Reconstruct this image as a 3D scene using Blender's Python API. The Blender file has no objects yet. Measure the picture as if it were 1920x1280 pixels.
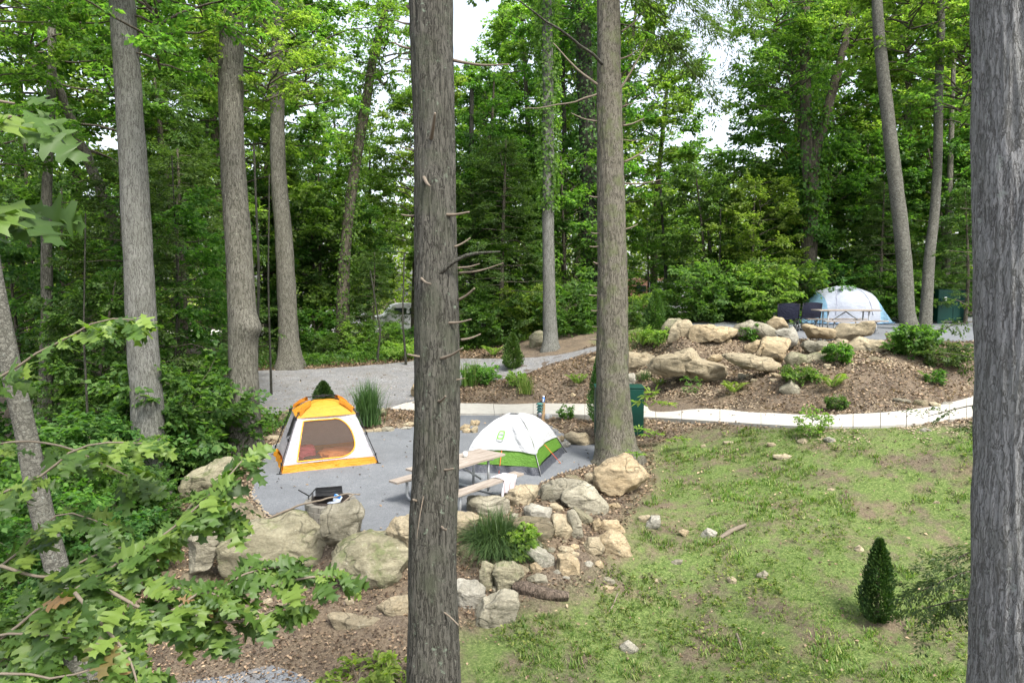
import bpy, bmesh, math, random
import numpy as np
from mathutils import Vector, Matrix, noise
from mathutils.geometry import delaunay_2d_cdt
S = bpy.context.scene
COL = S.collection
rad = math.radians
# ------------------------------------------------------------------ camera
H = 4.1
PITCH = math.atan(105/1280)
cd = bpy.data.cameras.new('camera'); cam = bpy.data.objects.new('camera', cd); COL.objects.link(cam)
cd.sensor_width = 36; cd.lens = 24.0; cd.clip_end = 2000; cd.clip_start = 0.05
cam.location = (0, 0, H); cam.rotation_euler = (math.pi/2-PITCH, 0, 0)
S.camera = cam
# ------------------------------------------------------------------ light
SUN_EL, SUN_AZ = rad(57), rad(146)      # azimuth measured from +Y towards +X
w = bpy.data.worlds.new('World'); S.world = w; w.use_nodes = True
nt = w.node_tree; bg = nt.nodes['Background']
sky = nt.nodes.new('ShaderNodeTexSky'); sky.sky_type = 'NISHITA'; sky.sun_disc = False
sky.sun_elevation = SUN_EL; sky.sun_rotation = SUN_AZ; sky.air_density = 1.0; sky.dust_density = 3.5; sky.ozone_density = 1.0
hs = nt.nodes.new('ShaderNodeHueSaturation'); hs.inputs['Saturation'].default_value = .45
nt.links.new(sky.outputs[0], hs.inputs['Color']); nt.links.new(hs.outputs[0], bg.inputs[0]); bg.inputs[1].default_value = 0.15
ld = bpy.data.lights.new('sun', 'SUN'); ld.energy = 2.0; ld.angle = rad(14); ld.color = (1.0, 0.95, 0.87)
sun = bpy.data.objects.new('sun', ld); COL.objects.link(sun)
sd = Vector((math.sin(SUN_AZ)*math.cos(SUN_EL), math.cos(SUN_AZ)*math.cos(SUN_EL), math.sin(SUN_EL)))
sun.rotation_euler = sd.to_track_quat('Z', 'Y').to_euler(); sun.location = (20, 20, 40)
S.view_settings.view_transform = 'Standard'; S.view_settings.look = 'None'
S.view_settings.exposure = 1.6; S.view_settings.gamma = 1
cy = S.cycles
cy.max_bounces = 8; cy.diffuse_bounces = 6; cy.glossy_bounces = 2; cy.transmission_bounces = 4; cy.transparent_max_bounces = 8
cy.use_denoising = True; cy.caustics_reflective = False; cy.caustics_refractive = False
try: cy.denoiser = 'OPENIMAGEDENOISE'; cy.denoising_input_passes = 'RGB_ALBEDO_NORMAL'
except Exception: pass
# ------------------------------------------------------------------ projection helpers
cP, sP = math.cos(PITCH), math.sin(PITCH)
def ray(px, py):
    a = (px-960)/1280; b = (640-py)/1280
    return Vector((a, cP+b*sP, -sP+b*cP))            # forward component 1
def at(px, py, D):                                     # point at view depth D
    return Vector((0, 0, H))+ray(px, py)*D
def onz(px, py, z):
    r = ray(px, py); return Vector((0, 0, H))+r*((z-H)/r.z)
def proj(p):
    v = Vector(p)-Vector((0, 0, H)); D = v.y*cP-v.z*sP; u = v.y*sP+v.z*cP
    return 960+1280*v.x/D, 640-1280*u/D, D
# ------------------------------------------------------------------ terrain
PADZ, UPZ = 0.0, 2.4
path_far = [(770,749,.03),(860,757,.04),(1000,757,.08),(1200,761,.42),(1350,769,.75),(1500,779,1.0),(1600,778,1.13),(1700,771,1.25),(1780,757,1.33),(1850,735,1.42),(1960,690,1.6),(2060,660,1.8)]
path_near = [(731,767,.03),(860,776,.04),(1000,777,.08),(1200,783,.42),(1350,792,.75),(1500,801,1.0),(1600,802,1.13),(1700,798,1.25),(1780,789,1.33),(1850,779,1.42),(1960,755,1.6),(2060,735,1.8)]
CP = [(600,1200,-.88),(350,1250,-1.0),(900,1270,-.9),(100,1250,-1.25),(200,1000,-1.2),(290,950,-.95),(300,800,-.4),(100,800,-.6),(50,1100,-1.35),
 (460,835,-.05),(600,1128,-.72),(450,1115,-.75),(350,1060,-.8),(720,1130,-.7),(820,1190,-.78),(1000,1150,-.68),(960,1080,-.5),(1100,1060,-.4),(1040,1000,-.12),(1200,1250,-.95),(1500,1270,-.75),(1800,1270,-.6),
 (1250,900,-.02),(1500,950,.15),(1800,950,.35),(1500,1100,-.4),(1800,1100,-.2),(1200,1100,-.65),(1200,980,-.2),(1150,855,.1),(1300,830,.38),(1500,830,.8),(1700,830,1.02),(1830,840,1.1),
 (1250,700,1.3),(1250,745,.8),(1400,750,1.05),(1400,700,1.5),(1500,700,1.75),(1500,745,1.25),(1700,700,1.85),(1700,740,1.5),(1820,690,1.95),(1200,650,1.9),(1200,700,1.15),
 (1100,662,1.5),(1100,700,.95),(1000,700,.8),(1000,740,.38),(900,735,.25),(1032,650,1.5),(900,690,.75),
 (600,690,.5),(780,678,.7),(780,750,.12),(600,760,.08),(400,715,.25),(490,770,.05),(600,665,.6),(380,790,-.1),(200,720,-.1),(50,700,-.3),
 (1000,630,1.65),(1226,612,2.2),(600,625,.5),(1200,585,1.8),(1500,590,2.5),(1750,590,2.6),(1100,610,1.9),(850,640,1.1)]
pts = [tuple(onz(*c)) for c in CP]+[tuple(onz(*c)) for c in path_far]+[tuple(onz(*c)) for c in path_near]
pts += [(0,-6,-1.2),(-20,-6,-2.2),(20,-6,-.2),(-30,15,-1.2),(30,15,1.6),(-40,60,-.5),(-12,75,.4),(12,75,1.6),(45,60,3.2),(-80,100,-1),(80,100,4),(0,110,1),(-80,-6,-3),(80,-6,2),(30,35,2.8),(-30,35,-.2),(0,2,-1.2),(8,2,-1.0),(-8,2,-1.7)]
PA = np.array(pts)
def _k(r2): return 0.5*r2*np.log(r2+1e-9)
def _tps(P, lam=.02):
    n = len(P); d2 = ((P[:,None,:2]-P[None,:,:2])**2).sum(-1)
    A = np.zeros((n+3, n+3)); A[:n,:n] = _k(d2)+lam*np.eye(n); A[:n,n] = 1; A[:n,n+1:] = P[:,:2]; A[n,:n] = 1; A[n+1:,:n] = P[:,:2].T
    return np.linalg.solve(A, np.r_[P[:,2], 0, 0, 0])
W = _tps(PA)
def inpoly(X, Y, poly):
    ins = np.zeros(X.shape, bool); n = len(poly)
    for i in range(n):
        x1, y1 = poly[i]; x2, y2 = poly[(i+1) % n]
        if y1 == y2: continue
        c = ((y1 > Y) != (y2 > Y)) & (X < (x2-x1)*(Y-y1)/(y2-y1)+x1); ins ^= c
    return ins
def sdist(X, Y, poly):                                  # signed distance, negative inside
    d = np.full(X.shape, 1e9); n = len(poly)
    for i in range(n):
        ax, ay = poly[i]; bx, by = poly[(i+1) % n]; ex, ey = bx-ax, by-ay
        t = np.clip(((X-ax)*ex+(Y-ay)*ey)/(ex*ex+ey*ey+1e-12), 0, 1)
        d = np.minimum(d, np.hypot(X-ax-t*ex, Y-ay-t*ey))
    return np.where(inpoly(X, Y, poly), -d, d)
def xy(lst, z=None): return [tuple(onz(*p))[:2] if z is None else tuple(onz(p[0], p[1], z))[:2] for p in lst]
PAD = xy([(488,872),(505,838),(560,815),(690,808),(780,800),(862,790),(864,777),(1000,779),(1062,818),(1132,838),(1108,872),(1045,890),(975,925),(890,958),(850,985),(720,1003),(640,990),(600,960),(500,965),(472,930)], PADZ)
UP = xy([(1290,632),(1440,632),(1560,640),(1660,640),(1760,640),(1860,640),(2000,640),(2000,604),(1845,601),(1700,600),(1440,604),(1290,612)], UPZ)
DRIVE = xy([(330,735,.2),(400,712,.25),(480,700,.32),(600,691,.5),(700,683,.6),(780,677,.7),(860,676,.8),(960,676,1.0),(1060,658,1.5),(1120,650,1.7),(1130,663,1.5),(1040,676,1.2),(960,700,.8),(870,712,.5),(800,740,.2),(770,750,.1),(700,772,.06),(620,782,.04),(520,782,.04),(490,775,.05),(440,790,.0),(380,775,-.05),(330,760,.05)])
PATH = xy(path_far)+xy(path_near)[::-1]
def sm(t): t = np.clip(t, 0, 1); return t*t*(3-2*t)
def gz(X, Y):
    X = np.asarray(X, float); Y = np.asarray(Y, float); sh = X.shape; x = X.ravel(); y = Y.ravel()
    xc = np.clip(x, -80, 80); yc = np.clip(y, -6, 110); out = np.empty(x.shape)
    for s in range(0, len(x), 20000):
        a = xc[s:s+20000]; b = yc[s:s+20000]
        d2 = (a[:,None]-PA[None,:,0])**2+(b[:,None]-PA[None,:,1])**2
        out[s:s+20000] = _k(d2)@W[:-3]+W[-3]+W[-2]*a+W[-1]*b
    k = 1-sm(sdist(x, y, PAD)/.55); out = out*(1-k)+PADZ*k
    k = 1-sm(sdist(x, y, UP)/1.2); out = out*(1-k)+(UPZ+.02*np.clip(y-22, 0, 10))*k
    return out.reshape(sh)
def g(x, y): return float(gz(np.array([x]), np.array([y]))[0])
_Ds = np.concatenate([np.arange(4, 40, .05), np.arange(40, 120, .3)])
def hit(px, py):                                        # first ground point seen along a line of sight
    r = ray(px, py); X = r.x*_Ds; Y = r.y*_Ds; Z = H+r.z*_Ds
    i = np.nonzero(Z <= gz(X, Y))[0]
    D = _Ds[i[0]] if len(i) else 90.
    p = at(px, py, D); return Vector((p.x, p.y, g(p.x, p.y))), float(D)
# ------------------------------------------------------------------ object helpers
def tag(o, label=None, cat=None, group=None, kind=None):
    if label: o['label'] = label
    if cat: o['category'] = cat
    if group: o['group'] = group
    if kind: o['kind'] = kind
    return o
def empty(name, loc, label=None, cat=None, group=None, rz=0):
    o = bpy.data.objects.new(name, None); COL.objects.link(o); o.location = loc; o.rotation_euler = (0, 0, rz); o.empty_display_size = .2
    return tag(o, label, cat, group)
def link(name, me, m=None, parent=None, loc=None):
    o = bpy.data.objects.new(name, me); COL.objects.link(o)
    if m is not None:
        for q in (m if isinstance(m, (list, tuple)) else [m]): me.materials.append(q)
    if parent: o.parent = parent
    if loc is not None: o.location = loc
    return o
class MB:
    """collects boxes, tubes and sheets; build() links them as one mesh object"""
    def __init__(s): s.v = []; s.f = []; s.m = []; s.sm = []
    def add(s, v, f, m=0, smooth=True):
        k = len(s.v); s.v += [tuple(p) for p in v]; s.f += [tuple(i+k for i in q) for q in f]; s.m += [m]*len(f); s.sm += [smooth]*len(f); return s
    def box(s, c, d, rot=None, m=0):
        c = Vector(c); P = []
        for i in range(8):
            q = Vector(((i & 1)-.5, ((i >> 1) & 1)-.5, ((i >> 2) & 1)-.5)); q = Vector((q.x*d[0], q.y*d[1], q.z*d[2]))
            if rot: q = rot@q
            P.append(c+q)
        return s.add(P, [(0,2,3,1),(4,5,7,6),(0,1,5,4),(2,6,7,3),(0,4,6,2),(1,3,7,5)], m, False)
    def tube(s, P, r, n=8, m=0, cap=True):
        P = [Vector(p) for p in P]; R = r if isinstance(r, (list, tuple, np.ndarray)) else [r]*len(P)
        V = []; F = []; T0 = None; U = None
        for i, p in enumerate(P):
            T = (P[min(i+1, len(P)-1)]-P[max(i-1, 0)]).normalized()
            if U is None:
                U = T.cross(Vector((0, 0, 1)))
                if U.length < .2: U = T.cross(Vector((1, 0, 0)))
                U.normalize()
            else: U = (U-T*U.dot(T)).normalized()
            Wv = T.cross(U)
            for k in range(n):
                a = 2*math.pi*k/n; V.append(p+(U*math.cos(a)+Wv*math.sin(a))*R[i])
        for i in range(len(P)-1):
            for k in range(n): F.append((i*n+k, i*n+(k+1) % n, (i+1)*n+(k+1) % n, (i+1)*n+k))
        if cap: F += [tuple(range(n))[::-1], tuple((len(P)-1)*n+k for k in range(n))]
        return s.add(V, F, m, True)
    def lathe(s, c, prof, n=24, m=0, smooth=True):
        c = Vector(c); V = [c+Vector((r*math.cos(2*math.pi*k/n), r*math.sin(2*math.pi*k/n), z)) for r, z in prof for k in range(n)]
        F = [(i*n+k, i*n+(k+1) % n, (i+1)*n+(k+1) % n, (i+1)*n+k) for i in range(len(prof)-1) for k in range(n)]
        return s.add(V, F, m, smooth)
    def build(s, name, m=None, parent=None, loc=None, bevel=0):
        me = bpy.data.meshes.new(name); me.from_pydata(s.v, [], s.f); me.update()
        me.polygons.foreach_set('material_index', s.m); me.polygons.foreach_set('use_smooth', s.sm)
        o = link(name, me, m, parent, loc)
        if bevel:
            b = o.modifiers.new('b', 'BEVEL'); b.width = bevel; b.segments = 2; b.limit_method = 'ANGLE'; b.angle_limit = rad(40)
        return o
def copy_tree(root, loc=None, rz=None, sc=None, label=None, group=None):
    c = root.copy(); COL.objects.link(c)
    for ch in root.children:
        d = ch.copy(); COL.objects.link(d); d.parent = c
        for gch in ch.children:
            e = gch.copy(); COL.objects.link(e); e.parent = d
    if loc is not None: c.location = loc
    if rz is not None: c.rotation_euler = (0, 0, rz)
    if sc is not None: c.scale = sc if isinstance(sc, (tuple, list)) else (sc, sc, sc)
    if label: c['label'] = label
    if group: c['group'] = group
    return c
def npmesh(name, V, F, n):
    """V (k,3), F (m,n) index array"""
    me = bpy.data.meshes.new(name); me.vertices.add(len(V)); me.vertices.foreach_set('co', np.ascontiguousarray(V, dtype=np.float32).ravel())
    me.loops.add(F.size); me.loops.foreach_set('vertex_index', np.ascontiguousarray(F, dtype=np.int32).ravel())
    me.polygons.add(len(F)); me.polygons.foreach_set('loop_start', np.arange(0, F.size, n, dtype=np.int32))
    try: me.polygons.foreach_set('loop_total', np.full(len(F), n, dtype=np.int32))
    except Exception: pass
    me.update(calc_edges=True); me.validate(); return me
# ------------------------------------------------------------------ materials
class NM:
    def __init__(s, name):
        s.mat = bpy.data.materials.new(name); s.mat.use_nodes = True; s.t = s.mat.node_tree; s.b = s.t.nodes['Principled BSDF']; s.out = s.t.nodes['Material Output']
        s.b.inputs['Roughness'].default_value = .85; s.b.inputs['Specular IOR Level'].default_value = .25
    def n(s, ty, **kw):
        x = s.t.nodes.new(ty)
        for k, v in kw.items():
            if k in x.inputs: x.inputs[k].default_value = v
            else: setattr(x, k, v)
        return x
    def l(s, a, b): s.t.links.new(a, b)
    def coord(s, sc=(1, 1, 1), src='Object'):
        tc = s.n('ShaderNodeTexCoord'); mp = s.n('ShaderNodeMapping'); mp.inputs['Scale'].default_value = sc; s.l(tc.outputs[src], mp.inputs[0])
        oi = s.n('ShaderNodeObjectInfo'); m = s.n('ShaderNodeMath', operation='MULTIPLY'); m.inputs[1].default_value = 37.; s.l(oi.outputs['Random'], m.inputs[0]); s.l(m.outputs[0], mp.inputs['Location'])
        return mp.outputs[0]
    def noise(s, co, scale, detail=5, rough=.6, dist=0):
        x = s.n('ShaderNodeTexNoise'); x.inputs['Scale'].default_value = scale; x.inputs['Detail'].default_value = detail; x.inputs['Roughness'].default_value = rough; x.inputs['Distortion'].default_value = dist
        if co is not None: s.l(co, x.inputs['Vector'])
        return x.outputs[0]
    def vor(s, co, scale, feat='F1', out=0):
        x = s.n('ShaderNodeTexVoronoi'); x.feature = feat; x.inputs['Scale'].default_value = scale
        if co is not None: s.l(co, x.inputs['Vector'])
        return x.outputs[out]
    def ramp(s, fac, stops, interp='LINEAR'):
        x = s.n('ShaderNodeValToRGB'); x.color_ramp.interpolation = interp; e = x.color_ramp.elements
        while len(e) < len(stops): e.new(.5)
        for k, (p, c) in enumerate(stops): e[k].position = p; e[k].color = (*c, 1) if len(c) == 3 else c
        s.l(fac, x.inputs[0]); return x.outputs[0]
    def mix(s, fac, a, b, mode='MIX'):
        x = s.n('ShaderNodeMix', data_type='RGBA', blend_type=mode)
        for sock, val in ((x.inputs['Factor'], fac), (x.inputs[6], a), (x.inputs[7], b)):
            if hasattr(val, 'is_linked') or hasattr(val, 'links'): s.l(val, sock)
            else: sock.default_value = val if not isinstance(val, (tuple, list)) else ((*val, 1) if len(val) == 3 else val)
        return x.outputs[2]
    def bump(s, h, strength=.5, dist=.02, prev=None):
        x = s.n('ShaderNodeBump'); x.inputs['Strength'].default_value = strength; x.inputs['Distance'].default_value = dist; s.l(h, x.inputs['Height'])
        if prev is not None: s.l(prev, x.inputs['Normal'])
        return x.outputs[0]
    def fin(s, col=None, nrm=None, rough=None):
        if col is not None:
            if isinstance(col, (tuple, list)): s.b.inputs['Base Color'].default_value = (*col, 1)
            else: s.l(col, s.b.inputs['Base Color'])
        if nrm is not None: s.l(nrm, s.b.inputs['Normal'])
        if rough is not None: s.b.inputs['Roughness'].default_value = rough
        return s.mat
def plain(name, col, rough=.6, metal=0, var=.25, sc=14, bump=.15):
    m = NM(name); co = m.coord(); nz = m.noise(co, sc, 5)
    c = m.mix(nz, tuple(x*(1-var) for x in col), tuple(min(1, x*(1+var)) for x in col)); m.b.inputs['Metallic'].default_value = metal
    return m.fin(c, m.bump(m.noise(co, sc*3, 4), bump, .01), rough)
def leafmat(name, dark, mid, light, trans=.45, brown=None, spec=.3):
    m = NM(name); ge = m.n('ShaderNodeNewGeometry'); oi = m.n('ShaderNodeObjectInfo')
    st = [(0, dark), (.5, mid), (1, light)]
    if brown: st = [(0, brown), (.014, dark), (.5, mid), (1, light)]
    c = m.ramp(ge.outputs['Random Per Island'], st)
    h = m.n('ShaderNodeHueSaturation'); m.l(c, h.inputs['Color'])
    mr = m.n('ShaderNodeMapRange'); m.l(oi.outputs['Random'], mr.inputs[0]); mr.inputs[3].default_value = .482; mr.inputs[4].default_value = .512; m.l(mr.outputs[0], h.inputs['Hue'])
    mv = m.n('ShaderNodeMapRange'); m.l(m.noise(m.coord(), .45, 2), mv.inputs[0]); mv.inputs[1].default_value = .3; mv.inputs[2].default_value = .7; mv.inputs[3].default_value = .75; mv.inputs[4].default_value = 1.25; m.l(mv.outputs[0], h.inputs['Value'])
    m.fin(h.outputs[0], None, .5); m.b.inputs['Specular IOR Level'].default_value = spec
    tr = m.n('ShaderNodeBsdfTranslucent'); y = m.mix(1.0, h.outputs[0], (1.7, 1.9, .75), 'MULTIPLY'); m.l(y, tr.inputs[0])
    mx = m.n('ShaderNodeMixShader'); mx.inputs[0].default_value = trans; m.l(m.b.outputs[0], mx.inputs[1]); m.l(tr.outputs[0], mx.inputs[2]); m.l(mx.outputs[0], m.out.inputs[0])
    return m.mat
def barkmat(name, dark, light, scale=16, lichen=None, zs=.16, moss=None):
    m = NM(name); co = m.coord((1, 1, zs)); co1 = m.coord()
    dn = m.n('ShaderNodeTexNoise'); dn.inputs['Scale'].default_value = 9.; dn.inputs['Detail'].default_value = 3; m.l(co1, dn.inputs['Vector']); cd_ = m.mix(.035, co, dn.outputs[1])
    def ridge(sc, d, w_):                              # crack lines where the noise crosses its middle
        x = m.n('ShaderNodeMath', operation='SUBTRACT'); m.l(m.noise(cd_, sc, d, .6, .3), x.inputs[0]); x.inputs[1].default_value = .5
        y = m.n('ShaderNodeMath', operation='ABSOLUTE'); m.l(x.outputs[0], y.inputs[0]); return m.ramp(y.outputs[0], [(0, (.0,)*3), (w_, (.85,)*3), (w_*3, (1, 1, 1))])
    mm = m.mix(.75, ridge(scale, 4, .05), ridge(scale*2.3, 4, .045), 'MULTIPLY')
    mm = m.mix(.6, mm, m.ramp(m.noise(co1, scale*5, 6, .75), [(.3, (.3,)*3), (.65, (1,)*3)]), 'MULTIPLY')
    c = m.ramp(mm, [(.05, dark), (.5, light), (.95, tuple(x*1.3 for x in light))])
    c = m.mix(m.ramp(m.noise(co1, 2.2, 5, .65), [(.35, (0,)*3), (.7, (.5,)*3)]), c, m.mix(.75, c, (light[0]*.5, light[1]*.52, light[2]*.42)))
    if lichen: c = m.mix(m.ramp(m.noise(co1, 12, 6, .75), [(.61, (0,)*3), (.66, (.75,)*3)]), c, lichen)
    if moss: c = m.mix(m.ramp(m.noise(co1, 3, 5), [(.5, (0,)*3), (.68, (.7,)*3)]), c, moss)
    n = m.bump(mm, .7, .02); n = m.bump(m.noise(co1, 70, 5, .7), .5, .006, n)
    return m.fin(c, n, .95)
def rockmat(name, a, b, patch, moss=0, patchamt=.5):
    m = NM(name); co = m.coord(); cs = m.coord((1, 1, 2.6)); ge = m.n('ShaderNodeNewGeometry')
    c = m.mix(m.ramp(m.noise(cs, 1.8, 10, .72, 1.2), [(.34, (0,)*3), (.64, (1,)*3)]), a, b)
    c = m.mix(m.ramp(m.noise(co, 1.3, 9, .7, .8), [(.47, (0,)*3), (.56, (patchamt,)*3)]), c, patch)
    c = m.mix(m.ramp(m.noise(co, 6, 8, .75), [(.55, (0,)*3), (.68, (.5,)*3)]), c, tuple(min(.8, x*1.35) for x in b))
    c = m.mix(.55, c, m.ramp(m.noise(co, 28, 6, .75), [(.3, (.45,)*3), (.62, (1.15,)*3)]), 'MULTIPLY')
    dn = m.n('ShaderNodeTexNoise'); dn.inputs['Scale'].default_value = 2.2; m.l(co, dn.inputs['Vector'])
    ed = m.vor(m.mix(.35, co, dn.outputs[1]), .9, 'DISTANCE_TO_EDGE'); cr = m.ramp(ed, [(0, (.25,)*3), (.012, (1,)*3)]); c = m.mix(.6, c, cr, 'MULTIPLY')
    c = m.mix(m.ramp(m.noise(co, 9, 7, .8), [(.62, (0,)*3), (.66, (.65,)*3)]), c, (.40, .41, .34)); c = m.mix(m.ramp(m.noise(co, 5.5, 8, .8), [(.60, (0,)*3), (.67, (.6,)*3)]), c, (.06, .055, .04))
    if moss: c = m.mix(m.ramp(m.noise(co, 3, 7, .7), [(.5, (0,)*3), (.65, (moss,)*3)]), c, (.075, .10, .03))
    oi = m.n('ShaderNodeObjectInfo'); h = m.n('ShaderNodeHueSaturation'); m.l(c, h.inputs['Color']); mr = m.n('ShaderNodeMapRange'); m.l(oi.outputs['Random'], mr.inputs[0]); mr.inputs[3].default_value = .85; mr.inputs[4].default_value = 1.15; m.l(mr.outputs[0], h.inputs['Value'])
    n = m.bump(m.noise(cs, 4, 10, .72, .6), .9, .07); n = m.bump(m.noise(co, 30, 6, .75), .7, .015, n); n = m.bump(cr, .5, .03, n)
    return m.fin(h.outputs[0], n, .92)
M = {}
M['leaf'] = leafmat('leaf_green', (.047, .112, .022), (.088, .185, .038), (.16, .27, .06), .55)
M['leaf_y'] = leafmat('leaf_fresh', (.085, .16, .03), (.15, .245, .05), (.25, .34, .085), .55)
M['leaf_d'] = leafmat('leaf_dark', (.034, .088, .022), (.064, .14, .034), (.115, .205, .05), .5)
M['hemlock'] = leafmat('hemlock_green', (.03, .065, .02), (.055, .105, .03), (.10, .16, .045), .4)
M['oakleaf'] = leafmat('oak_leaf', (.028, .066, .012), (.058, .122, .021), (.13, .205, .036), .4, brown=(.20, .13, .055), spec=.4)
M['thuja'] = leafmat('arborvitae_green', (.022, .06, .012), (.045, .11, .02), (.09, .17, .035), .25)
M['thuja_d'] = leafmat('arborvitae_dark', (.012, .036, .008), (.024, .062, .014), (.06, .11, .026), .25)
M['grass'] = leafmat('grass_green', (.05, .11, .015), (.10, .18, .026), (.24, .26, .09), .35)
M['grass_cl'] = leafmat('clump_green', (.03, .07, .022), (.05, .105, .032), (.085, .155, .05), .3)
M['fern'] = leafmat('fern_green', (.09, .15, .02), (.14, .21, .035), (.2, .27, .06), .4)
M['litter'] = leafmat('leaf_litter', (.028, .018, .011), (.115, .078, .048), (.36, .27, .17), .1)
M['chips'] = plain('stone_chips', (.27, .22, .15), .9, 0, .5, 9)
M['bark_c'] = barkmat('bark_pine_dark', (.016, .015, .012), (.092, .089, .075), 22, (.22, .28, .21), .12, (.062, .07, .045))
M['bark_j'] = barkmat('bark_pine_brown', (.028, .025, .019), (.148, .136, .108), 20, None, .2, (.10, .12, .05))
M['bark_g'] = barkmat('bark_grey', (.05, .049, .042), (.168, .169, .152), 24, None, .12)
M['bark_r'] = barkmat('bark_oak', (.085, .083, .080), (.27, .272, .27), 27, (.30, .33, .30), .17)
M['bark_b'] = barkmat('bark_brown', (.032, .030, .023), (.142, .136, .112), 18, (.3, .31, .24), .15)
M['bark_birch'] = barkmat('bark_birch', (.05, .048, .04), (.13, .128, .108), 9, (.30, .33, .29), 1.3)
M['bark_far'] = barkmat('bark_far', (.03, .027, .02), (.12, .105, .08), 12)
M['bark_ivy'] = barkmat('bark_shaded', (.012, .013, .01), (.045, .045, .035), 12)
M['twig'] = plain('twig', (.15, .125, .095), .9, 0, .35, 30)
M['rock_tan'] = rockmat('rock_tan', (.25, .205, .13), (.345, .295, .20), (.18, .16, .11))
M['rock_gold'] = rockmat('rock_gold', (.29, .222, .128), (.38, .31, .20), (.20, .165, .105), 0, .35)
M['rock_grey'] = rockmat('rock_grey', (.19, .175, .128), (.29, .27, .205), (.13, .12, .08))
M['rock_moss'] = rockmat('rock_mossy', (.18, .165, .11), (.27, .25, .17), (.12, .11, .07), .7)
M['rock_white'] = rockmat('rock_white', (.27, .255, .21), (.36, .345, .29), (.18, .17, .13), 0, .6)
M['rock_dark'] = rockmat('rock_dark', (.15, .125, .085), (.24, .20, .13), (.09, .08, .055), .3)
# ------------------------------------------------------------------ the ground sheet
def axis(lo, hi, a, b, fine, coarse):
    L = list(np.arange(a, b, fine)); st = fine; x = b
    while x < hi: L.append(x); st = min(st*1.25, coarse); x += st
    L.append(hi); st = fine; x = a; R = []
    while x > lo: x -= min(st*1.25, coarse); st = min(st*1.25, coarse); R.append(max(x, lo))
    return np.unique(np.round(np.array(R+L), 4))
ax = axis(-150, 150, -12, 15, .12, 8); ay = axis(-10, 220, 6, 32, .12, 8)
GX, GY = np.meshgrid(ax, ay); GZ = gz(GX, GY)
ins = np.minimum(np.minimum(sdist(GX, GY, PAD), sdist(GX, GY, UP)), np.minimum(sdist(GX, GY, DRIVE), sdist(GX, GY, PATH)))
rng = np.random.default_rng(3)
fineN = np.array([noise.fractal(Vector((x*1.3, y*1.3, 0)), 1.0, 2.0, 4) for x, y in zip(GX.ravel(), GY.ravel())]).reshape(GX.shape)
GZ = GZ+np.where(ins > 0, sm(ins/.4)*.05*fineN+.0, 0)-np.where(ins < 0, .05*sm(-ins/.12), 0)
nx, ny = len(ax), len(ay)
idx = np.arange(nx*ny).reshape(ny, nx)
F = np.stack([idx[:-1,:-1], idx[:-1,1:], idx[1:,1:], idx[1:,:-1]], -1).reshape(-1, 4)
me = npmesh('ground', np.stack([GX, GY, GZ], -1).reshape(-1, 3), F, 4); me.polygons.foreach_set('use_smooth', [True]*len(F))
m = NM('ground_soil'); co = m.coord(src='Object')
soil = m.ramp(m.noise(co, 30, 8, .75), [(.3, (.024, .016, .010)), (.46, (.088, .068, .049)), (.6, (.17, .138, .10)), (.74, (.32, .25, .165))])
soil = m.mix(m.ramp(m.noise(co, 1.1, 5), [(.4, (0,)*3), (.65, (.6,)*3)]), soil, m.ramp(m.noise(co, 45, 4, .8), [(.35, (.08, .058, .036)), (.65, (.28, .215, .14))]))
soil = m.mix(m.ramp(m.noise(co, 5, 5, .7), [(.52, (0,)*3), (.62, (.5,)*3)]), soil, (.05, .035, .027))
grs = m.ramp(m.noise(co, 26, 6, .8), [(.34, (.035, .055, .012)), (.5, (.088, .148, .03)), (.64, (.21, .25, .085))])
at_ = m.n('ShaderNodeAttribute', attribute_name='lawn')
msk = m.n('ShaderNodeMath', operation='MULTIPLY'); m.l(at_.outputs['Fac'], msk.inputs[0]); m.l(m.ramp(m.noise(co, 1.6, 6, .7), [(.38, (.05,)*3), (.56, (.9,)*3)]), msk.inputs[1])
m.fin(m.mix(msk.outputs[0], soil, grs), m.bump(m.noise(co, 22, 8, .8), .9, .04), .97)
LAWN = xy([(1240,850,.1),(1300,818,.45),(1500,812,.9),(1700,815,1.1),(1870,805,1.3),(2100,800,1.6),(2300,1290,-.2),(1400,1500,-.9),(880,1400,-1.1),(870,1230,-1.0),(1040,1150,-.7),(1150,1095,-.55),(1195,1000,-.25),(1250,900,0)])
VERGE = xy([(1170,668,1.6),(1250,625,2.1),(1290,612,2.4),(1180,612,2.0),(1120,640,1.8)])
lm = 1-sm((sdist(GX, GY, LAWN)+.3)/.9); lm = np.maximum(lm, .9*(1-sm((sdist(GX, GY, VERGE)+.1)/.6)))
a = me.attributes.new('lawn', 'FLOAT', 'POINT'); a.data.foreach_set('value', lm.astype(np.float32).ravel())
tag(link('ground', me, m.mat), 'brown leaf-strewn soil with patchy grass', None, None, 'structure')
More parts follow.
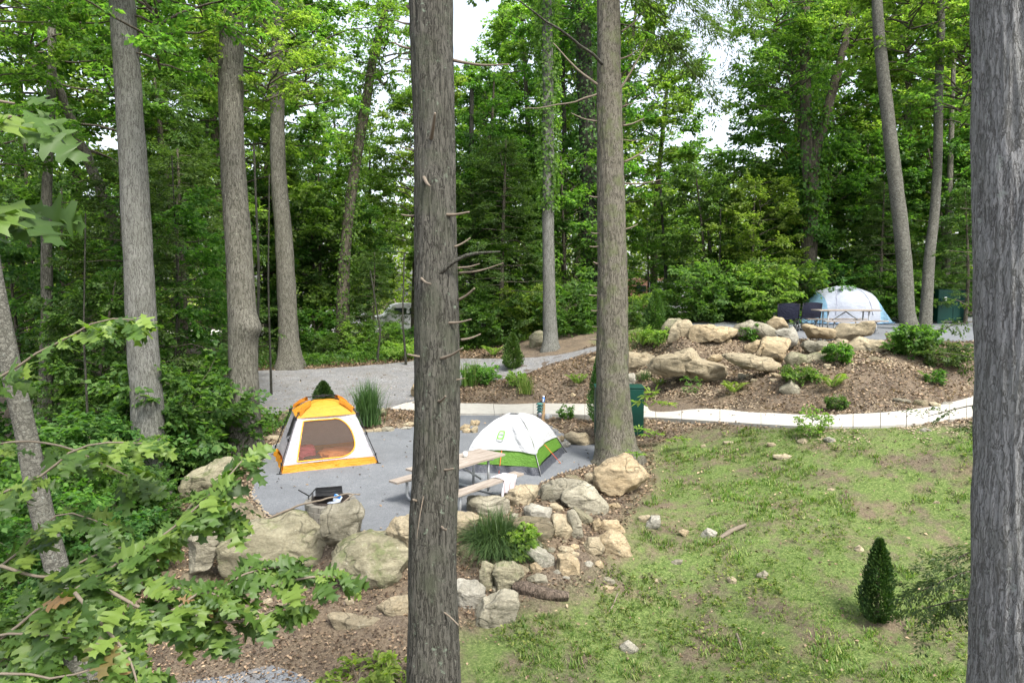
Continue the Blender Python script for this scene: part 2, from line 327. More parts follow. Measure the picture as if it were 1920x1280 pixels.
def sheet(name, poly, mt, off, step, skirt=.1, jit=0, label=None, rough=0):
    P = [Vector(p) for p in poly]; out = []
    for i in range(len(P)):
        a, b = P[i], P[(i+1) % len(P)]; n = max(1, int((b-a).length/step))
        for k in range(n):
            q = a.lerp(b, k/n)
            if jit: q = q+Vector((noise.noise(Vector((q.x*2, q.y*2, 1))), noise.noise(Vector((q.x*2, q.y*2, 9)))))*jit
            out.append(q)
    A = np.array([tuple(q) for q in out]); lo = A.min(0); hi = A.max(0)
    X, Y = np.meshgrid(np.arange(lo[0], hi[0], step), np.arange(lo[1], hi[1], step)); X = X.ravel(); Y = Y.ravel()
    k = sdist(X, Y, [tuple(q) for q in out]) < -step*.45
    V = out+[Vector((x, y)) for x, y in zip(X[k], Y[k])]; nb = len(out)
    r = delaunay_2d_cdt(V, [], [list(range(nb))], 1, 1e-5)
    vv = np.array([tuple(q) for q in r[0]]); z = gz(vv[:,0], vv[:,1])+off
    if rough: z += np.array([noise.fractal(Vector((x*3, y*3, 5)), 1., 2., 3) for x, y in vv])*rough
    b = MB(); b.add([(x, y, q) for (x, y), q in zip(vv, z)], [tuple(f) for f in r[2]], 0, True)
    zb = gz(A[:,0], A[:,1])+off
    sk = [(x, y, q) for (x, y), q in zip(A, zb)]+[(x, y, q-skirt) for (x, y), q in zip(A, zb)]
    b.add(sk, [(i, (i+1) % nb, nb+(i+1) % nb, nb+i) for i in range(nb)], 0, False)
    return tag(b.build(name, mt), label, None, None, 'structure')
def gravelmat(name, c1, c2, c3, sc=55, tint=None):
    m = NM(name); co = m.coord(src='Object'); 
    v = m.vor(co, sc, 'F1', 1); sp = m.n('ShaderNodeSeparateColor'); m.l(v, sp.inputs[0])
    c = m.ramp(sp.outputs[0], [(0, c1), (.5, c2), (1, c3)]); c = m.mix(m.ramp(m.noise(co, .8, 7, .68, .4), [(.40, (0,)*3), (.62, (.6,)*3)]), c, tuple(x*.66 for x in c2)); c = m.mix(m.ramp(m.noise(co, 14, 5, .8), [(.60, (0,)*3), (.68, (.5,)*3)]), c, tuple(x*.5 for x in c1))
    if tint: c = m.mix(m.ramp(m.noise(co, 2.2, 7, .7), [(.45, (0,)*3), (.66, (.75,)*3)]), c, tint)
    c = m.mix(m.ramp(m.noise(co, 7, 6, .7), [(.3, (.0,)*3), (.75, (.35,)*3)]), c, c3)
    d = m.vor(co, sc, 'F1', 0); return m.fin(c, m.bump(d, -.5, .012), .93)
G_pad = gravelmat('pad_gravel', (.075, .082, .09), (.122, .131, .142), (.19, .20, .21), 90)
G_drive = gravelmat('drive_gravel', (.06, .062, .064), (.135, .138, .142), (.29, .29, .29), 34, (.10, .09, .075))
m = NM('concrete'); co = m.coord(src='Object')
cc = m.ramp(m.noise(co, 5, 7, .6), [(.3, (.34, .325, .285)), (.7, (.43, .415, .37))]); cc = m.mix(m.ramp(m.noise(co, .8, 4), [(.4, (0,)*3), (.7, (.3,)*3)]), cc, (.31, .29, .24))
CONC = m.fin(cc, m.bump(m.noise(co, 90, 4), .2, .004), .85)
sheet('gravel_pad', PAD, G_pad, .012, .3, .1, .06, 'blue-grey crushed gravel tent pad', .006)
sheet('upper_gravel_pad', UP, G_pad, .012, .4, .1, .08, 'grey gravel pad on top of the bank')
sheet('driveway', DRIVE, G_drive, .012, .35, .1, .15, 'pale gravel driveway running behind the tents', .012)
TRAIL = xy([(868,694,.7),(960,682,.95),(1050,664,1.4),(1118,652,1.7),(1126,662,1.5),(1050,676,1.25),(975,695,.85),(890,712,.5)])
sheet('trail', TRAIL, gravelmat('trail_dirt', (.04, .03, .022), (.075, .058, .044), (.15, .125, .10), 40, (.06, .042, .028)), .01, .3, .06, .3, 'faint dusty trail climbing to the upper pad')
PITCHP = xy([(330,1272,-1.0),(430,1258,-.95),(500,1246,-.9),(560,1252,-.9),(600,1275,-.9),(600,1400,-1.0),(300,1400,-1.1)])
sheet('gravel_patch', PITCHP, gravelmat('blue_gravel', (.045, .052, .06), (.09, .10, .112), (.19, .2, .21), 60, (.13, .10, .07)), .02, .25, .08, .2, 'patch of blue-grey gravel in the leaf litter')
# concrete path: slabs cut by joints along its run, one structure
n = len(path_far); pf = [onz(*p) for p in path_far]; pn = [onz(*p) for p in path_near]
def dens(L, k=12):
    o = []
    for i in range(len(L)-1):
        a, b, c, d = L[max(i-1, 0)], L[i], L[i+1], L[min(i+2, len(L)-1)]
        for j in range(k):
            t = j/k; o.append(.5*((2*b)+(c-a)*t+(2*a-5*b+4*c-d)*t*t+(3*b-3*c+d-a)*t**3))
    return o+[L[-1]]
pf = dens(pf); pn = dens(pn); b = MB()
up = Vector((0, 0, .03)); dn = Vector((0, 0, -.12)); sec = 6
for s0 in range(0, len(pf)-1, sec):
    A = pf[s0:s0+sec+1]; B = pn[s0:s0+sec+1]; k = len(A); g0 = .006
    A = list(A); B = list(B)
    if k > 1 and s0+sec < len(pf)-1: A[-1] = A[-1]+(A[-2]-A[-1]).normalized()*g0*2; B[-1] = B[-1]+(B[-2]-B[-1]).normalized()*g0*2
    V = [p+up for p in A]+[p+up for p in B]+[p+dn for p in A]+[p+dn for p in B]
    F = [(i, i+1, k+i+1, k+i)[::-1] for i in range(k-1)]+[(k+i, k+i+1, 3*k+i+1, 3*k+i)[::-1] for i in range(k-1)]+[(i+1, i, 2*k+i, 2*k+i+1)[::-1] for i in range(k-1)]
    F += [(0, k, 3*k, 2*k)[::-1], (k-1, 2*k-1, 4*k-1, 3*k-1)]
    b.add(V, F, 0, False)
tag(b.build('path', CONC), 'bright white concrete path curving along the bank', None, None, 'structure')
# ------------------------------------------------------------------ rocks
def T(ox, oy, s): return lambda P: [(ox+x/s, oy+y/s) for x, y in P]
def rock(name, label, poly, tint, D=None, group=None, fac=11, thick=1.0, seed=None, cat='rock', sink=.08, rough=1.):
    seed = seed if seed is not None else int(sum(p[0]*3.1+p[1]*1.7 for p in poly)) % 99991
    rg = random.Random(seed); mx_ = sum(p[0] for p in poly)/len(poly); my_ = sum(p[1] for p in poly)/len(poly); poly = [(mx_+(p[0]-mx_)*1.06, my_+(p[1]-my_)*1.06) for p in poly]; xs = [p[0] for p in poly]; ys = [p[1] for p in poly]
    cx = (min(xs)+max(xs))/2; cyy = (min(ys)+max(ys))/2
    if D is None: base, D = hit(cx, max(ys)-(max(ys)-min(ys))*.08)
    wpx, hpx = max(xs)-min(xs), max(ys)-min(ys); s = D/1280
    t = .5*math.sqrt(wpx*min(hpx, wpx))*s*.85*thick
    C = at(cx, cyy, D+t*.55)
    s = (D+t*.1)/1280
    Q = [((x-cx)*s, -(y-cyy)*s) for x, y in poly]
    angs = []
    def R(a):
        dx, dz = math.cos(a), math.sin(a); best = 1e-3
        for i in range(len(Q)):
            x1, z1 = Q[i]; x2, z2 = Q[(i+1) % len(Q)]; ex, ez = x2-x1, z2-z1; den = dx*ez-dz*ex
            if abs(den) < 1e-9: continue
            r = (x1*ez-z1*ex)/den; u = (x1*dz-z1*dx)/den
            if r > 0 and -1e-6 <= u <= 1+1e-6: best = max(best, r)
        return best
    tab = [R(2*math.pi*k/96) for k in range(96)]; tab = [(tab[k-1]+2*tab[k]+tab[(k+1) % 96])/4 for k in range(96)]
    def Rt(a):
        f = (a/(2*math.pi)*96) % 96; i = int(f); u = f-i; return tab[i % 96]*(1-u)+tab[(i+1) % 96]*u
    size = math.sqrt(wpx*hpx)
    sub = 5 if size > 55 else 4 if size > 16 else 3
    bm = bmesh.new(); bmesh.ops.create_icosphere(bm, subdivisions=sub, radius=1)
    planes = []
    for k in range(fac):
        d = Vector((rg.gauss(0, .6), -abs(rg.gauss(0, 1)), rg.gauss(.1, .8))).normalized(); planes.append((d, rg.uniform(.56, .84)))
    planes.append((Vector((rg.uniform(-.25, .25), rg.uniform(-.4, .1), 1)).normalized(), rg.uniform(.55, .75)))
    planes.append((Vector((rg.uniform(-.3, .3), -1, rg.uniform(-.1, .25))).normalized(), rg.uniform(.6, .75)))
    fw = Vector((C.x, C.y, 0)).normalized(); rt = Vector((fw.y, -fw.x, 0))
    L = max(wpx, hpx)*s; o3 = Vector((rg.uniform(0, 90), rg.uniform(0, 90), rg.uniform(0, 90)))
    for v in bm.verts:
        c = v.co.copy()
        for n_, d_ in planes:
            q = c.dot(n_)-d_
            if q > 0: c -= n_*q
        r2 = math.hypot(c.x, c.z); a = math.atan2(c.z, c.x)
        # round the profile out so the traced outline is a solid silhouette
        sq = 1+.10*abs(c.y)
        rr = Rt(a % (2*math.pi))*min(1.03, r2*1.16)*sq
        x = rr*math.cos(a); z = rr*math.sin(a); y = c.y*t
        p = Vector((x, y, z)); q = p/L*3.2+o3
        nf = noise.fractal(q*1.3, .8, 2.1, 6)*.024*L*rough+noise.fractal(Vector((q.x*1.5, q.y*1.5, q.z*6)), .8, 2., 4)*.014*L*rough
        rd = -max(0, .12-abs(noise.noise(q*1.1+Vector((0, 0, q.z)))))*.22*L*rough
        p += v.co.normalized()*(nf+rd)
        if z < 0: p.z -= sink*min(1, -z/(.3*L+.01))
        v.co = rt*p.x+fw*p.y+Vector((0, 0, p.z))
    for e in bm.edges:
        if len(e.link_faces) == 2 and e.calc_face_angle(0) > rad(20): e.smooth = False
    for f in bm.faces: f.smooth = True
    me = bpy.data.meshes.new(name); bm.to_mesh(me); bm.free()
    o = link(name, me, M['rock_'+tint], None, C); tag(o, label, cat, group); return o
A7 = T(840, 840, 3.765); A5 = T(600, 900, 3.0); A8 = T(300, 820, 3.3675); B8 = T(1160, 560, 5.332); B7 = T(1160, 500, 2.743); C6 = T(700, 680, 3.369); C5 = T(400, 680, 4.0); D6 = T(980, 600, 4.572); L8 = T(1160, 780, 2.526)
GW = 'boulders stacked round the lower gravel pad'; GB = 'boulders on the bank below the upper pad'; GS = 'edging stones behind the gravel pad'; GL = 'stones scattered on the lawn'
RK = [
('boulder','large golden boulder with white scratches beside the foot of the brown pine',A7([(1240,50),(1290,80),(1410,205),(1300,290),(1180,355),(1100,370),(1050,290),(1040,180),(1150,90)]),'gold',None,GW),
('boulder','broad pale grey slab at the corner of the pad right of the picnic bench',A7([(620,370),(640,270),(800,225),(960,250),(880,320),(830,395),(700,400)]),'grey',None,GW),
('boulder','big fissured grey boulder just left of the golden scratched boulder',A7([(820,320),(960,250),(1030,290),(1120,400),(1125,470),(1030,470),(880,440),(820,400)]),'grey',None,GW),
('boulder','pale tan block with a dark gap beneath, nearest the end of the picnic bench',A7([(360,350),(480,265),(620,275),(625,320),(560,410),(440,415),(420,380)]),'tan',None,GW),
('boulder','grey flat-topped block behind the big green grass clump',A7([(150,350),(350,345),(420,385),(425,480),(330,500),(230,490),(150,460)]),'grey',None,GW),
('boulder','pale rounded boulder touching the right side of the dark pine trunk, above the tufted grass',A7([(20,470),(150,455),(240,510),(190,610),(80,635),(10,600)]),'tan',None,GW),
('rock','small whitish rock between the tan block and the upright slab',A7([(540,430),(590,400),(740,430),(735,480),(700,510),(560,500)]),'white',None,GW),
('rock','small pale wedge of rock under the broad grey slab',A7([(720,400),(760,385),(820,430),(780,450),(740,430)]),'tan',None,GW),
('boulder','dark gold block with an overhanging top, right of the grass clump',A7([(460,530),(560,495),(700,510),(745,560),(750,670),(680,680),(620,620),(520,580)]),'dark',None,GW),
('boulder','squarish tan block left of the upright grey slab',A7([(720,490),(850,465),(880,560),(870,660),(800,640),(740,570)]),'tan',None,GW),
('boulder','upright grey slab leaning in the middle of the rock pile',A7([(845,450),(880,420),(920,470),(960,620),(900,670),(870,600),(850,520)]),'grey',None,GW),
('rock','thin dark slab tilted down to the right behind the upright slab',A7([(885,420),(1030,500),(1000,545),(930,530),(900,470)]),'moss',None,GW),
('rock','small narrow golden rock at the right end of the dark tilted slab',A7([(1000,600),(1020,530),(1060,490),(1095,520),(1040,600)]),'gold',None,GW),
('rock','rounded golden rock resting behind the large pitted golden rock',A7([(1065,560),(1100,520),(1190,515),(1250,590),(1200,610),(1100,600)]),'gold',None,GW),
('boulder','large pitted golden rock at the right edge of the rock pile',A7([(1070,640),(1130,590),(1220,600),(1300,740),(1230,770),(1110,770),(1080,700)]),'gold',None,GW),
('rock','cracked tan rock left of the large pitted golden rock',A7([(960,700),(980,640),(1060,630),(1100,710),(1040,780),(980,740)]),'tan',None,GW),
('boulder','elongated white-topped rock pointing down right below the leafy weed',A7([(560,700),(640,700),(745,780),(745,850),(690,860),(620,800),(560,740)]),'white',None,GW),
('boulder','tan rock with a jagged brown chip on top, above the weathered log',A7([(745,860),(780,760),(850,735),(910,790),(930,860),(840,880),(770,900)]),'gold',None,GW),
('rock','small rounded brown stone wedged left of the jagged chipped rock',A7([(580,830),(620,810),(670,850),(665,890),(600,890)]),'gold',None,GW),
('rock','low tan rock just above the jagged chipped rock',A7([(750,745),(800,690),(880,710),(890,740),(800,765)]),'tan',None,GW),
('rock','tall narrow stone standing on end below the grass clump',A7([(230,780),(270,770),(320,820),(310,960),(270,1030),(225,960)]),'moss',None,GW),
('boulder','broad mossy stone between the standing stone and the weathered log',A7([(325,850),(390,790),(480,800),(530,900),(450,970),(400,1030),(300,1040)]),'moss',None,GW),
('rock','pale green-grey stone just above the weathered log',A7([(560,930),(620,885),(690,910),(700,960),(640,985),(580,970)]),'grey',None,GW),
('boulder','pale chipped boulder hugging the right side of the dark pine trunk low down',A7([(20,950),(100,930),(200,950),(255,1010),(250,1080),(200,1150),(100,1140),(40,1080)]),'white',None,GW),
('boulder','big smooth grey boulder lowest in the pile, left of the weathered log',A7([(150,1240),(180,1150),(300,1050),(400,1010),(480,1050),(480,1110),(430,1220),(330,1270),(200,1270)]),'grey',None,GW),
('rock','small angular pale rock below the tip of the grass clump',A7([(490,820),(560,850),(600,880),(540,900),(500,870)]),'tan',None,GW),
('rock','pale stone half hidden under the left of the grass clump',A7([(90,700),(200,670),(240,740),(170,800),(100,760)]),'tan',None,GW),
('rock','light grey rock showing behind the leafy weed',A7([(500,575),(560,570),(640,630),(620,690),(570,690)]),'white',None,GW),
('rock','fist-sized grey stone right of the leafy weed',A7([(620,685),(655,665),(675,700),(650,720)]),'grey',None,GW),
('rock','small rounded tan stone against the left side of the golden scratched boulder',A7([(965,200),(1000,170),(1040,200),(1035,240),(990,255)]),'tan',None,GW),
('rock','flat brown shard lying behind the broad grey slab',A7([(820,195),(900,195),(1000,260),(900,250)]),'dark',None,GW),
('rock','light grey stone on the lawn right of the rock pile',A7([(1390,560),(1430,480),(1490,480),(1495,530),(1440,570)]),'white',None,GL),
('rock','tan stone touching the light grey stone right of the rock pile',A7([(1345,490),(1400,470),(1430,480),(1400,530),(1350,520)]),'tan',None,GL),
('rock','grey stone on the lawn right of the weathered log',A7([(1070,930),(1120,910),(1175,930),(1170,955),(1080,950)]),'grey',None,GL),
('rock','yellow stone just below the grey one right of the weathered log',A7([(1070,990),(1110,975),(1175,980),(1150,1020),(1100,1025)]),'gold',None,GL),
('rock','flat tan stone between the fissured grey boulder and the lawn',A7([(1125,405),(1190,385),(1220,410),(1150,435)]),'gold',None,GL),
('boulder','grey angular boulder standing against the fire ring',A5([(20,180),(60,150),(200,130),(240,190),(215,290),(120,358),(50,330),(20,260)]),'grey',11.0,GW),
('boulder','huge domed boulder in the wall, left of the dark pine trunk',A5([(95,420),(150,350),(290,290),(400,310),(500,380),(540,450),(520,600),(430,640),(280,640),(120,560)]),'moss',None,GW),
('boulder','pale boulder half behind the dark pine trunk at the edge of the pad',A5([(380,290),(430,220),(525,200),(600,205),(600,380),(500,370),(400,320)]),'tan',10.9,GW),
('boulder','flat tan slab lying left of the foot of the dark pine trunk',A5([(320,720),(400,670),(510,665),(540,780),(420,785),(340,760)]),'tan',None,GW),
('boulder','long curved stone edging the litter left of the flat tan slab',A5([(55,750),(110,740),(200,790),(370,780),(400,810),(200,850),(110,835)]),'tan',None,GW),
('boulder','widest grey boulder of the wall, below the fire ring',A8([(410,640),(450,590),(600,545),(830,510),(920,530),(1000,600),(1090,720),(1080,790),(1000,900),(850,920),(600,900),(440,800)]),'moss',None,GW),
('boulder','dark block with a tan top at the left corner of the wall',A8([(385,450),(530,400),(600,480),(645,510),(560,570),(430,610),(390,520)]),'dark',11.6,GW),
('boulder','flat tan stone on top of the wall behind the oak leaves',A8([(300,370),(400,345),(500,370),(510,430),(420,450),(330,400)]),'tan',12.8,GW),
('boulder','grey-green boulder at the far left end of the wall',A8([(140,300),(200,230),(330,160),(440,150),(480,200),(420,300),(300,360),(170,350)]),'moss',14.2,GW),
('boulder','shaded grey boulder low in the wall behind the oak branch',A8([(200,600),(320,510),(400,590),(410,720),(300,820),(200,800)]),'grey',11.0,GW),
('rock','grey stone lying in leaf litter under the oak branch',A8([(40,1060),(100,1020),(200,1060),(270,1100),(150,1200),(50,1210)]),'grey',None,GW),
('rock','tan stone in the litter below the widest grey boulder',A8([(535,1080),(580,1070),(640,1130),(720,1140),(700,1190),(560,1200)]),'tan',None,GW),
('rock','dark layered rock under the oak branch at the foot of the wall',A8([(150,860),(260,840),(340,900),(300,960),(200,970),(140,920)]),'dark',None,GW),
('boulder','grey-green boulder behind the pointed tan one at the left end of the bank',B8([(430,290),(500,210),(600,195),(660,220),(600,330),(500,355),(440,330)]),'moss',24.0,GB),
('boulder','rounded tan boulder beside the small conical evergreen on the bank',B8([(500,405),(530,300),(600,210),(690,215),(740,290),(730,370),(640,405)]),'tan',22.6,GB),
('boulder','long golden boulder lying level along the top of the bank',B8([(720,380),(740,300),(780,270),(1000,270),(1165,310),(1130,370),(990,420),(880,450),(740,430)]),'gold',21.9,GB),
('boulder','grey rounded boulder with weeds, right of the long golden one',B8([(1165,340),(1190,270),(1330,225),(1440,250),(1560,320),(1540,370),(1400,400),(1180,370)]),'grey',21.8,GB),
('boulder','tan boulder in front of the legs of the navy camp chairs',B8([(1485,235),(1560,170),(1620,180),(1690,270),(1600,310),(1520,290)]),'gold',22.3,GB),
('rock','bright white crumpled-looking rock below the camp chairs',B8([(1575,340),(1650,285),(1740,290),(1800,400),(1790,450),(1710,470),(1640,400)]),'white',20.6,GB),
('rock','small tilted golden rock left of the blocky stacked boulder',B8([(1250,480),(1380,405),(1410,440),(1380,500),(1330,545),(1270,520)]),'gold',20.2,GB),
('boulder','blocky gold boulder with a level crack in the middle of the bank',B8([(1440,430),(1480,395),(1680,400),(1705,460),(1690,560),(1690,650),(1520,590),(1450,560)]),'gold',19.9,GB),
('rock','thin leaning sliver of rock against the blocky cracked boulder',B8([(1365,550),(1440,440),(1455,480),(1400,560)]),'gold',20.0,GB),
('boulder','brown-sided boulder next to the brown pine trunk above the green locker',B8([(20,570),(130,520),(250,540),(370,600),(300,690),(110,740),(30,700)]),'tan',None,GB),
('boulder','largest sloping tan boulder on the left of the bank',B8([(310,690),(400,600),(600,520),(720,495),(790,610),(1020,660),(1030,740),(960,820),(860,810),(640,780),(460,770),(350,720)]),'tan',20.2,GB),
('rock','small round tan stone above the gap between the two broad slabs',B8([(890,600),(960,550),(1020,560),(1030,600),(970,630),(900,620)]),'gold',20.6,GB),
('boulder','flat overhanging slab with a shadow beneath, in the middle of the bank',B8([(1045,590),(1100,560),(1300,565),(1460,590),(1600,655),(1560,690),(1460,720),(1330,710),(1200,670)]),'tan',19.2,GB),
('boulder','dark mossy boulder low in the bank under the green-grey one',B7([(865,480),(900,440),(1060,445),(1075,490),(1020,525),(900,525)]),'moss',18.9,GB),
('boulder','green-grey boulder on the bank left of the fern',B7([(935,410),(980,380),(1060,385),(1085,420),(1040,445),(960,440)]),'grey',19.4,GB),
('boulder','saddle-shaped gold boulder in front of the blue tent',B7([(950,310),(960,295),(1060,315),(1105,320),(1095,358),(980,362)]),'gold',20.6,GB),
('boulder','big square-topped gold boulder in front of the upper picnic table',B7([(1112,340),(1150,295),(1300,278),(1312,350),(1200,372),(1120,362)]),'tan',20.6,GB),
('boulder','pointed slab jutting right over a dark hollow',B7([(1170,430),(1240,365),(1370,390),(1400,400),(1330,435),(1220,468),(1180,455)]),'tan',18.9,GB),
('rock','long thin brown slab low at the right of the bank',B7([(1280,490),(1310,465),(1400,485),(1460,495),(1350,512)]),'dark',18.1,GB),
('boulder','shaded boulder under the leafy bushes at the right of the bank',B7([(1300,450),(1390,410),(1470,430),(1480,480),(1350,485)]),'dark',18.9,GB),
('boulder','pale tan rock behind the bush right of the upper picnic table',B7([(1375,345),(1420,338),(1432,375),(1390,388)]),'gold',20.4,GB),
('rock','small tan rock between the fern and the square-topped boulder',B7([(1108,400),(1130,365),(1175,380),(1168,418)]),'tan',19.4,GB),
('rock','grey wedge-shaped stone alone on the bare slope above the path',B7([(832,632),(885,585),(952,652),(905,670),(840,658)]),'grey',None,GB),
('rock','low brown stone in the middle of the flat stones by the path bend',B7([(1515,712),(1530,685),(1580,682),(1585,705),(1560,718)]),'dark',None,GB),
('rock','flat grey stone left of the low brown stone by the path bend',B7([(1415,680),(1500,680),(1515,700),(1440,702)]),'grey',None,GB),
('rock','flat pale stone right of the low brown stone by the path bend',B7([(1585,705),(1610,692),(1650,705),(1640,720)]),'tan',None,GB),
('rock','flat pale stone nearest the path bend',B7([(1655,708),(1680,695),(1725,698),(1700,715)]),'white',None,GB),
('rock','flat golden stone lying below the overhanging slab',B7([(775,548),(870,555),(875,572),(800,568)]),'gold',None,GB),
('rock','little flat stone below the flat golden one on the bank',B7([(775,575),(825,578),(815,592),(780,590)]),'tan',None,GB),
('rock','pale rock showing above the top of the green locker',B8([(90,760),(150,745),(200,830),(200,860),(90,860)]),'white',None,GB),
('rock','tan rock beside the dark green tuft above the locker',B8([(180,760),(230,720),(330,740),(335,790),(200,805)]),'tan',None,GB),
('rock','small grey-green rock beside the bright fern below the overhanging slab',B8([(1195,760),(1240,740),(1290,780),(1260,810),(1200,800)]),'grey',None,GB),
('rock','leaning grey shard at the right end of the largest sloping boulder',B8([(1020,690),(1040,665),(1110,770),(1080,790)]),'grey',None,GB),
('rock','lower left golden stone of the small pile by the pad left of the green tent',C6([(545,415),(575,385),(610,395),(605,430),(555,432)]),'gold',None,GS),
('rock','topmost golden stone of the small pile by the pad left of the green tent',C6([(612,395),(620,365),(650,358),(672,372),(665,402),(620,405)]),'gold',None,GS),
('rock','front golden stone of the small pile by the pad left of the green tent',C6([(562,425),(590,410),(622,425),(615,448),(572,445)]),'gold',None,GS),
('rock','grey-brown stone of the small pile touching the green tent',C6([(618,420),(635,402),(660,405),(655,445),(628,448)]),'tan',None,GS),
('boulder','long pale boulder on the pad edge between the green tent and the brown pine',C6([(1205,470),(1250,443),(1335,445),(1390,500),(1345,532),(1260,512)]),'tan',None,GS),
('rock','golden stone just behind the corner of the green tent',C6([(1155,470),(1190,452),(1208,478),(1172,508)]),'gold',None,GS),
('rock','pale round stone left of the long pale boulder',C6([(1183,515),(1215,490),(1247,515),(1205,542)]),'white',None,GS),
('rock','leftmost pale edging stone behind the yellow tent on the pad edge',C5([(1118,510),(1150,498),(1192,503),(1200,522),(1140,527)]),'tan',None,GS),
('rock','second edging stone from the left behind the pad',C5([(1200,500),(1225,488),(1258,492),(1262,517),(1208,522)]),'tan',None,GS),
('rock','third and largest edging stone from the left behind the pad',C5([(1258,492),(1300,478),(1345,485),(1352,515),(1280,522)]),'grey',None,GS),
('rock','flat white edging stone nearest the left side of the dark pine trunk',C5([(1395,492),(1450,478),(1505,490),(1420,503)]),'white',None,GS),
('rock','tan stone behind the flat white edging stone',C5([(1420,462),(1470,443),(1530,460),(1440,478)]),'tan',None,GS),
('rock','flat tan stone between the knobbly trunk and the yellow tent',C5([(372,575),(430,543),(492,553),(490,582),(400,588)]),'tan',None,GS),
('rock','dark rock behind the left side of the yellow tent',C5([(488,440),(515,370),(565,355),(560,440),(505,475)]),'dark',None,GS),
('rock','grey rock behind the feathery grass clump',C5([(1175,390),(1200,350),(1270,343),(1292,380),(1240,412)]),'moss',None,GS),
('boulder','golden boulder peeping out left of the dark pine trunk by the driveway',C5([(1483,210),(1500,165),(1545,140),(1600,160),(1600,260),(1510,268)]),'gold',None,GS),
('boulder','grey boulder against the foot of the slim grey trunk',D6([(50,150),(110,95),(190,88),(200,200),(120,240),(70,212)]),'moss',None,GS),
('rock','pale gold rock left of the brown pine above the path',D6([(560,345),(610,315),(670,300),(690,360),(600,368)]),'gold',None,GB),
('rock','tan rock behind the brown pine near the weeds',D6([(630,300),(650,240),(700,250),(700,320)]),'gold',None,GB),
('rock','round tan stone alone on the slope above the white path',D6([(400,650),(425,620),(455,640),(440,665),(415,665)]),'gold',None,GB),
('rock','white rounded stone on the grass nearest the bottom of the lawn',L8([(5,1100),(45,1065),(95,1105),(50,1135)]),'white',None,GL),
('rock','pale stone on the lawn left of the dark little conifer',L8([(655,755),(690,730),(710,750),(680,775)]),'grey',None,GL),
('rock','pointed light grey stone left of the fallen grey branch piece',L8([(378,580),(420,528),(462,550),(442,583)]),'white',None,GL),
('rock','pinkish pale stone above the tip of the dark little conifer',L8([(1118,635),(1140,610),(1167,640),(1142,657)]),'tan',None,GL),
('rock','flat pale stone on the right of the lawn',L8([(1448,412),(1510,400),(1522,420),(1470,427)]),'tan',None,GL),
('rock','left pale stone under the shrub by the path',L8([(848,118),(880,104),(902,120),(870,132)]),'tan',None,GL),
('rock','right pale stone under the shrub by the path',L8([(973,112),(1000,94),(1027,115),(1010,132)]),'white',None,GL),
('rock','long pale stone half sunk in grass below the path',L8([(728,192),(780,179),(827,190),(790,212)]),'tan',None,GL),
('rock','flat yellowish stone in the gravelly soil near the brown pine',L8([(493,122),(540,118),(545,132),(510,138)]),'tan',None,GL),
('rock','small grey stone in the grass above the bare patch',L8([(243,697),(270,680),(305,680),(292,702),(250,708)]),'grey',None,GL),
('rock','pale angular stone beside the path edge at the right',L8([(1425,72),(1450,54),(1477,65),(1440,82)]),'white',None,GL),
('rock','brown flat stone in the bright grass near the golden rock',L8([(283,548),(305,536),(333,543),(320,568)]),'gold',None,GL),
]
for r in RK: rock(*r)
# grey stubby stones that nothing tells apart
for q in ([(515,770),(535,758),(557,772),(552,795),(520,797)], [(148,788),(175,765),(202,785),(180,797)], [(985,350),(1005,340),(1025,348),(1000,357)], [(385,140),(405,133),(415,142),(395,148)], [(700,130),(725,122),(745,135),(720,148)]):
    rock('rock', 'little low stone set flat in the lawn', L8(q), 'tan', None, 'little flat lawn stones')

# small broken stones that nothing tells apart, wedged between the boulders
rgf = random.Random(5)
for reg, nn_, lo_, hi_, lb_, gr_ in ((A7([(80,620),(640,420),(1120,480),(1290,640),(1280,800),(900,900),(640,1000),(200,1040)]), 46, 9, 22, 'small broken stone wedged among the boulders in front of the picnic table', 'small stones wedged in the lower rock pile'), (B7([(60,450),(250,400),(560,360),(900,370),(1300,370),(1500,450),(1450,500),(900,600),(500,620),(150,620)]), 40, 7, 17, 'small broken stone lying between the boulders of the bank', 'small stones between the bank boulders'), (A8([(200,900),(600,920),(1000,940),(1350,1100),(900,1180),(300,1150)]), 16, 9, 22, 'small stone in the leaf litter at the foot of the wall', 'small stones at the foot of the wall')):
    xs_ = [p[0] for p in reg]; ys_ = [p[1] for p in reg]; c_ = 0
    while c_ < nn_:
        x, y = rgf.uniform(min(xs_), max(xs_)), rgf.uniform(min(ys_), max(ys_))
        if not inpoly(np.array([x]), np.array([y]), reg)[0]: continue
        w_ = rgf.uniform(lo_, hi_); h_ = w_*rgf.uniform(.55, .9); k_ = rgf.randint(5, 7)
        rock('stone', lb_, [(x+w_/2*math.cos(6.283*i/k_+.4)*rgf.uniform(.8, 1.1), y+h_/2*math.sin(6.283*i/k_+.4)*rgf.uniform(.8, 1.1)) for i in range(k_)], rgf.choice(['tan', 'gold', 'tan', 'grey', 'white', 'dark']), None, gr_, 9, 1.1, None, 'stone', .03); c_ += 1
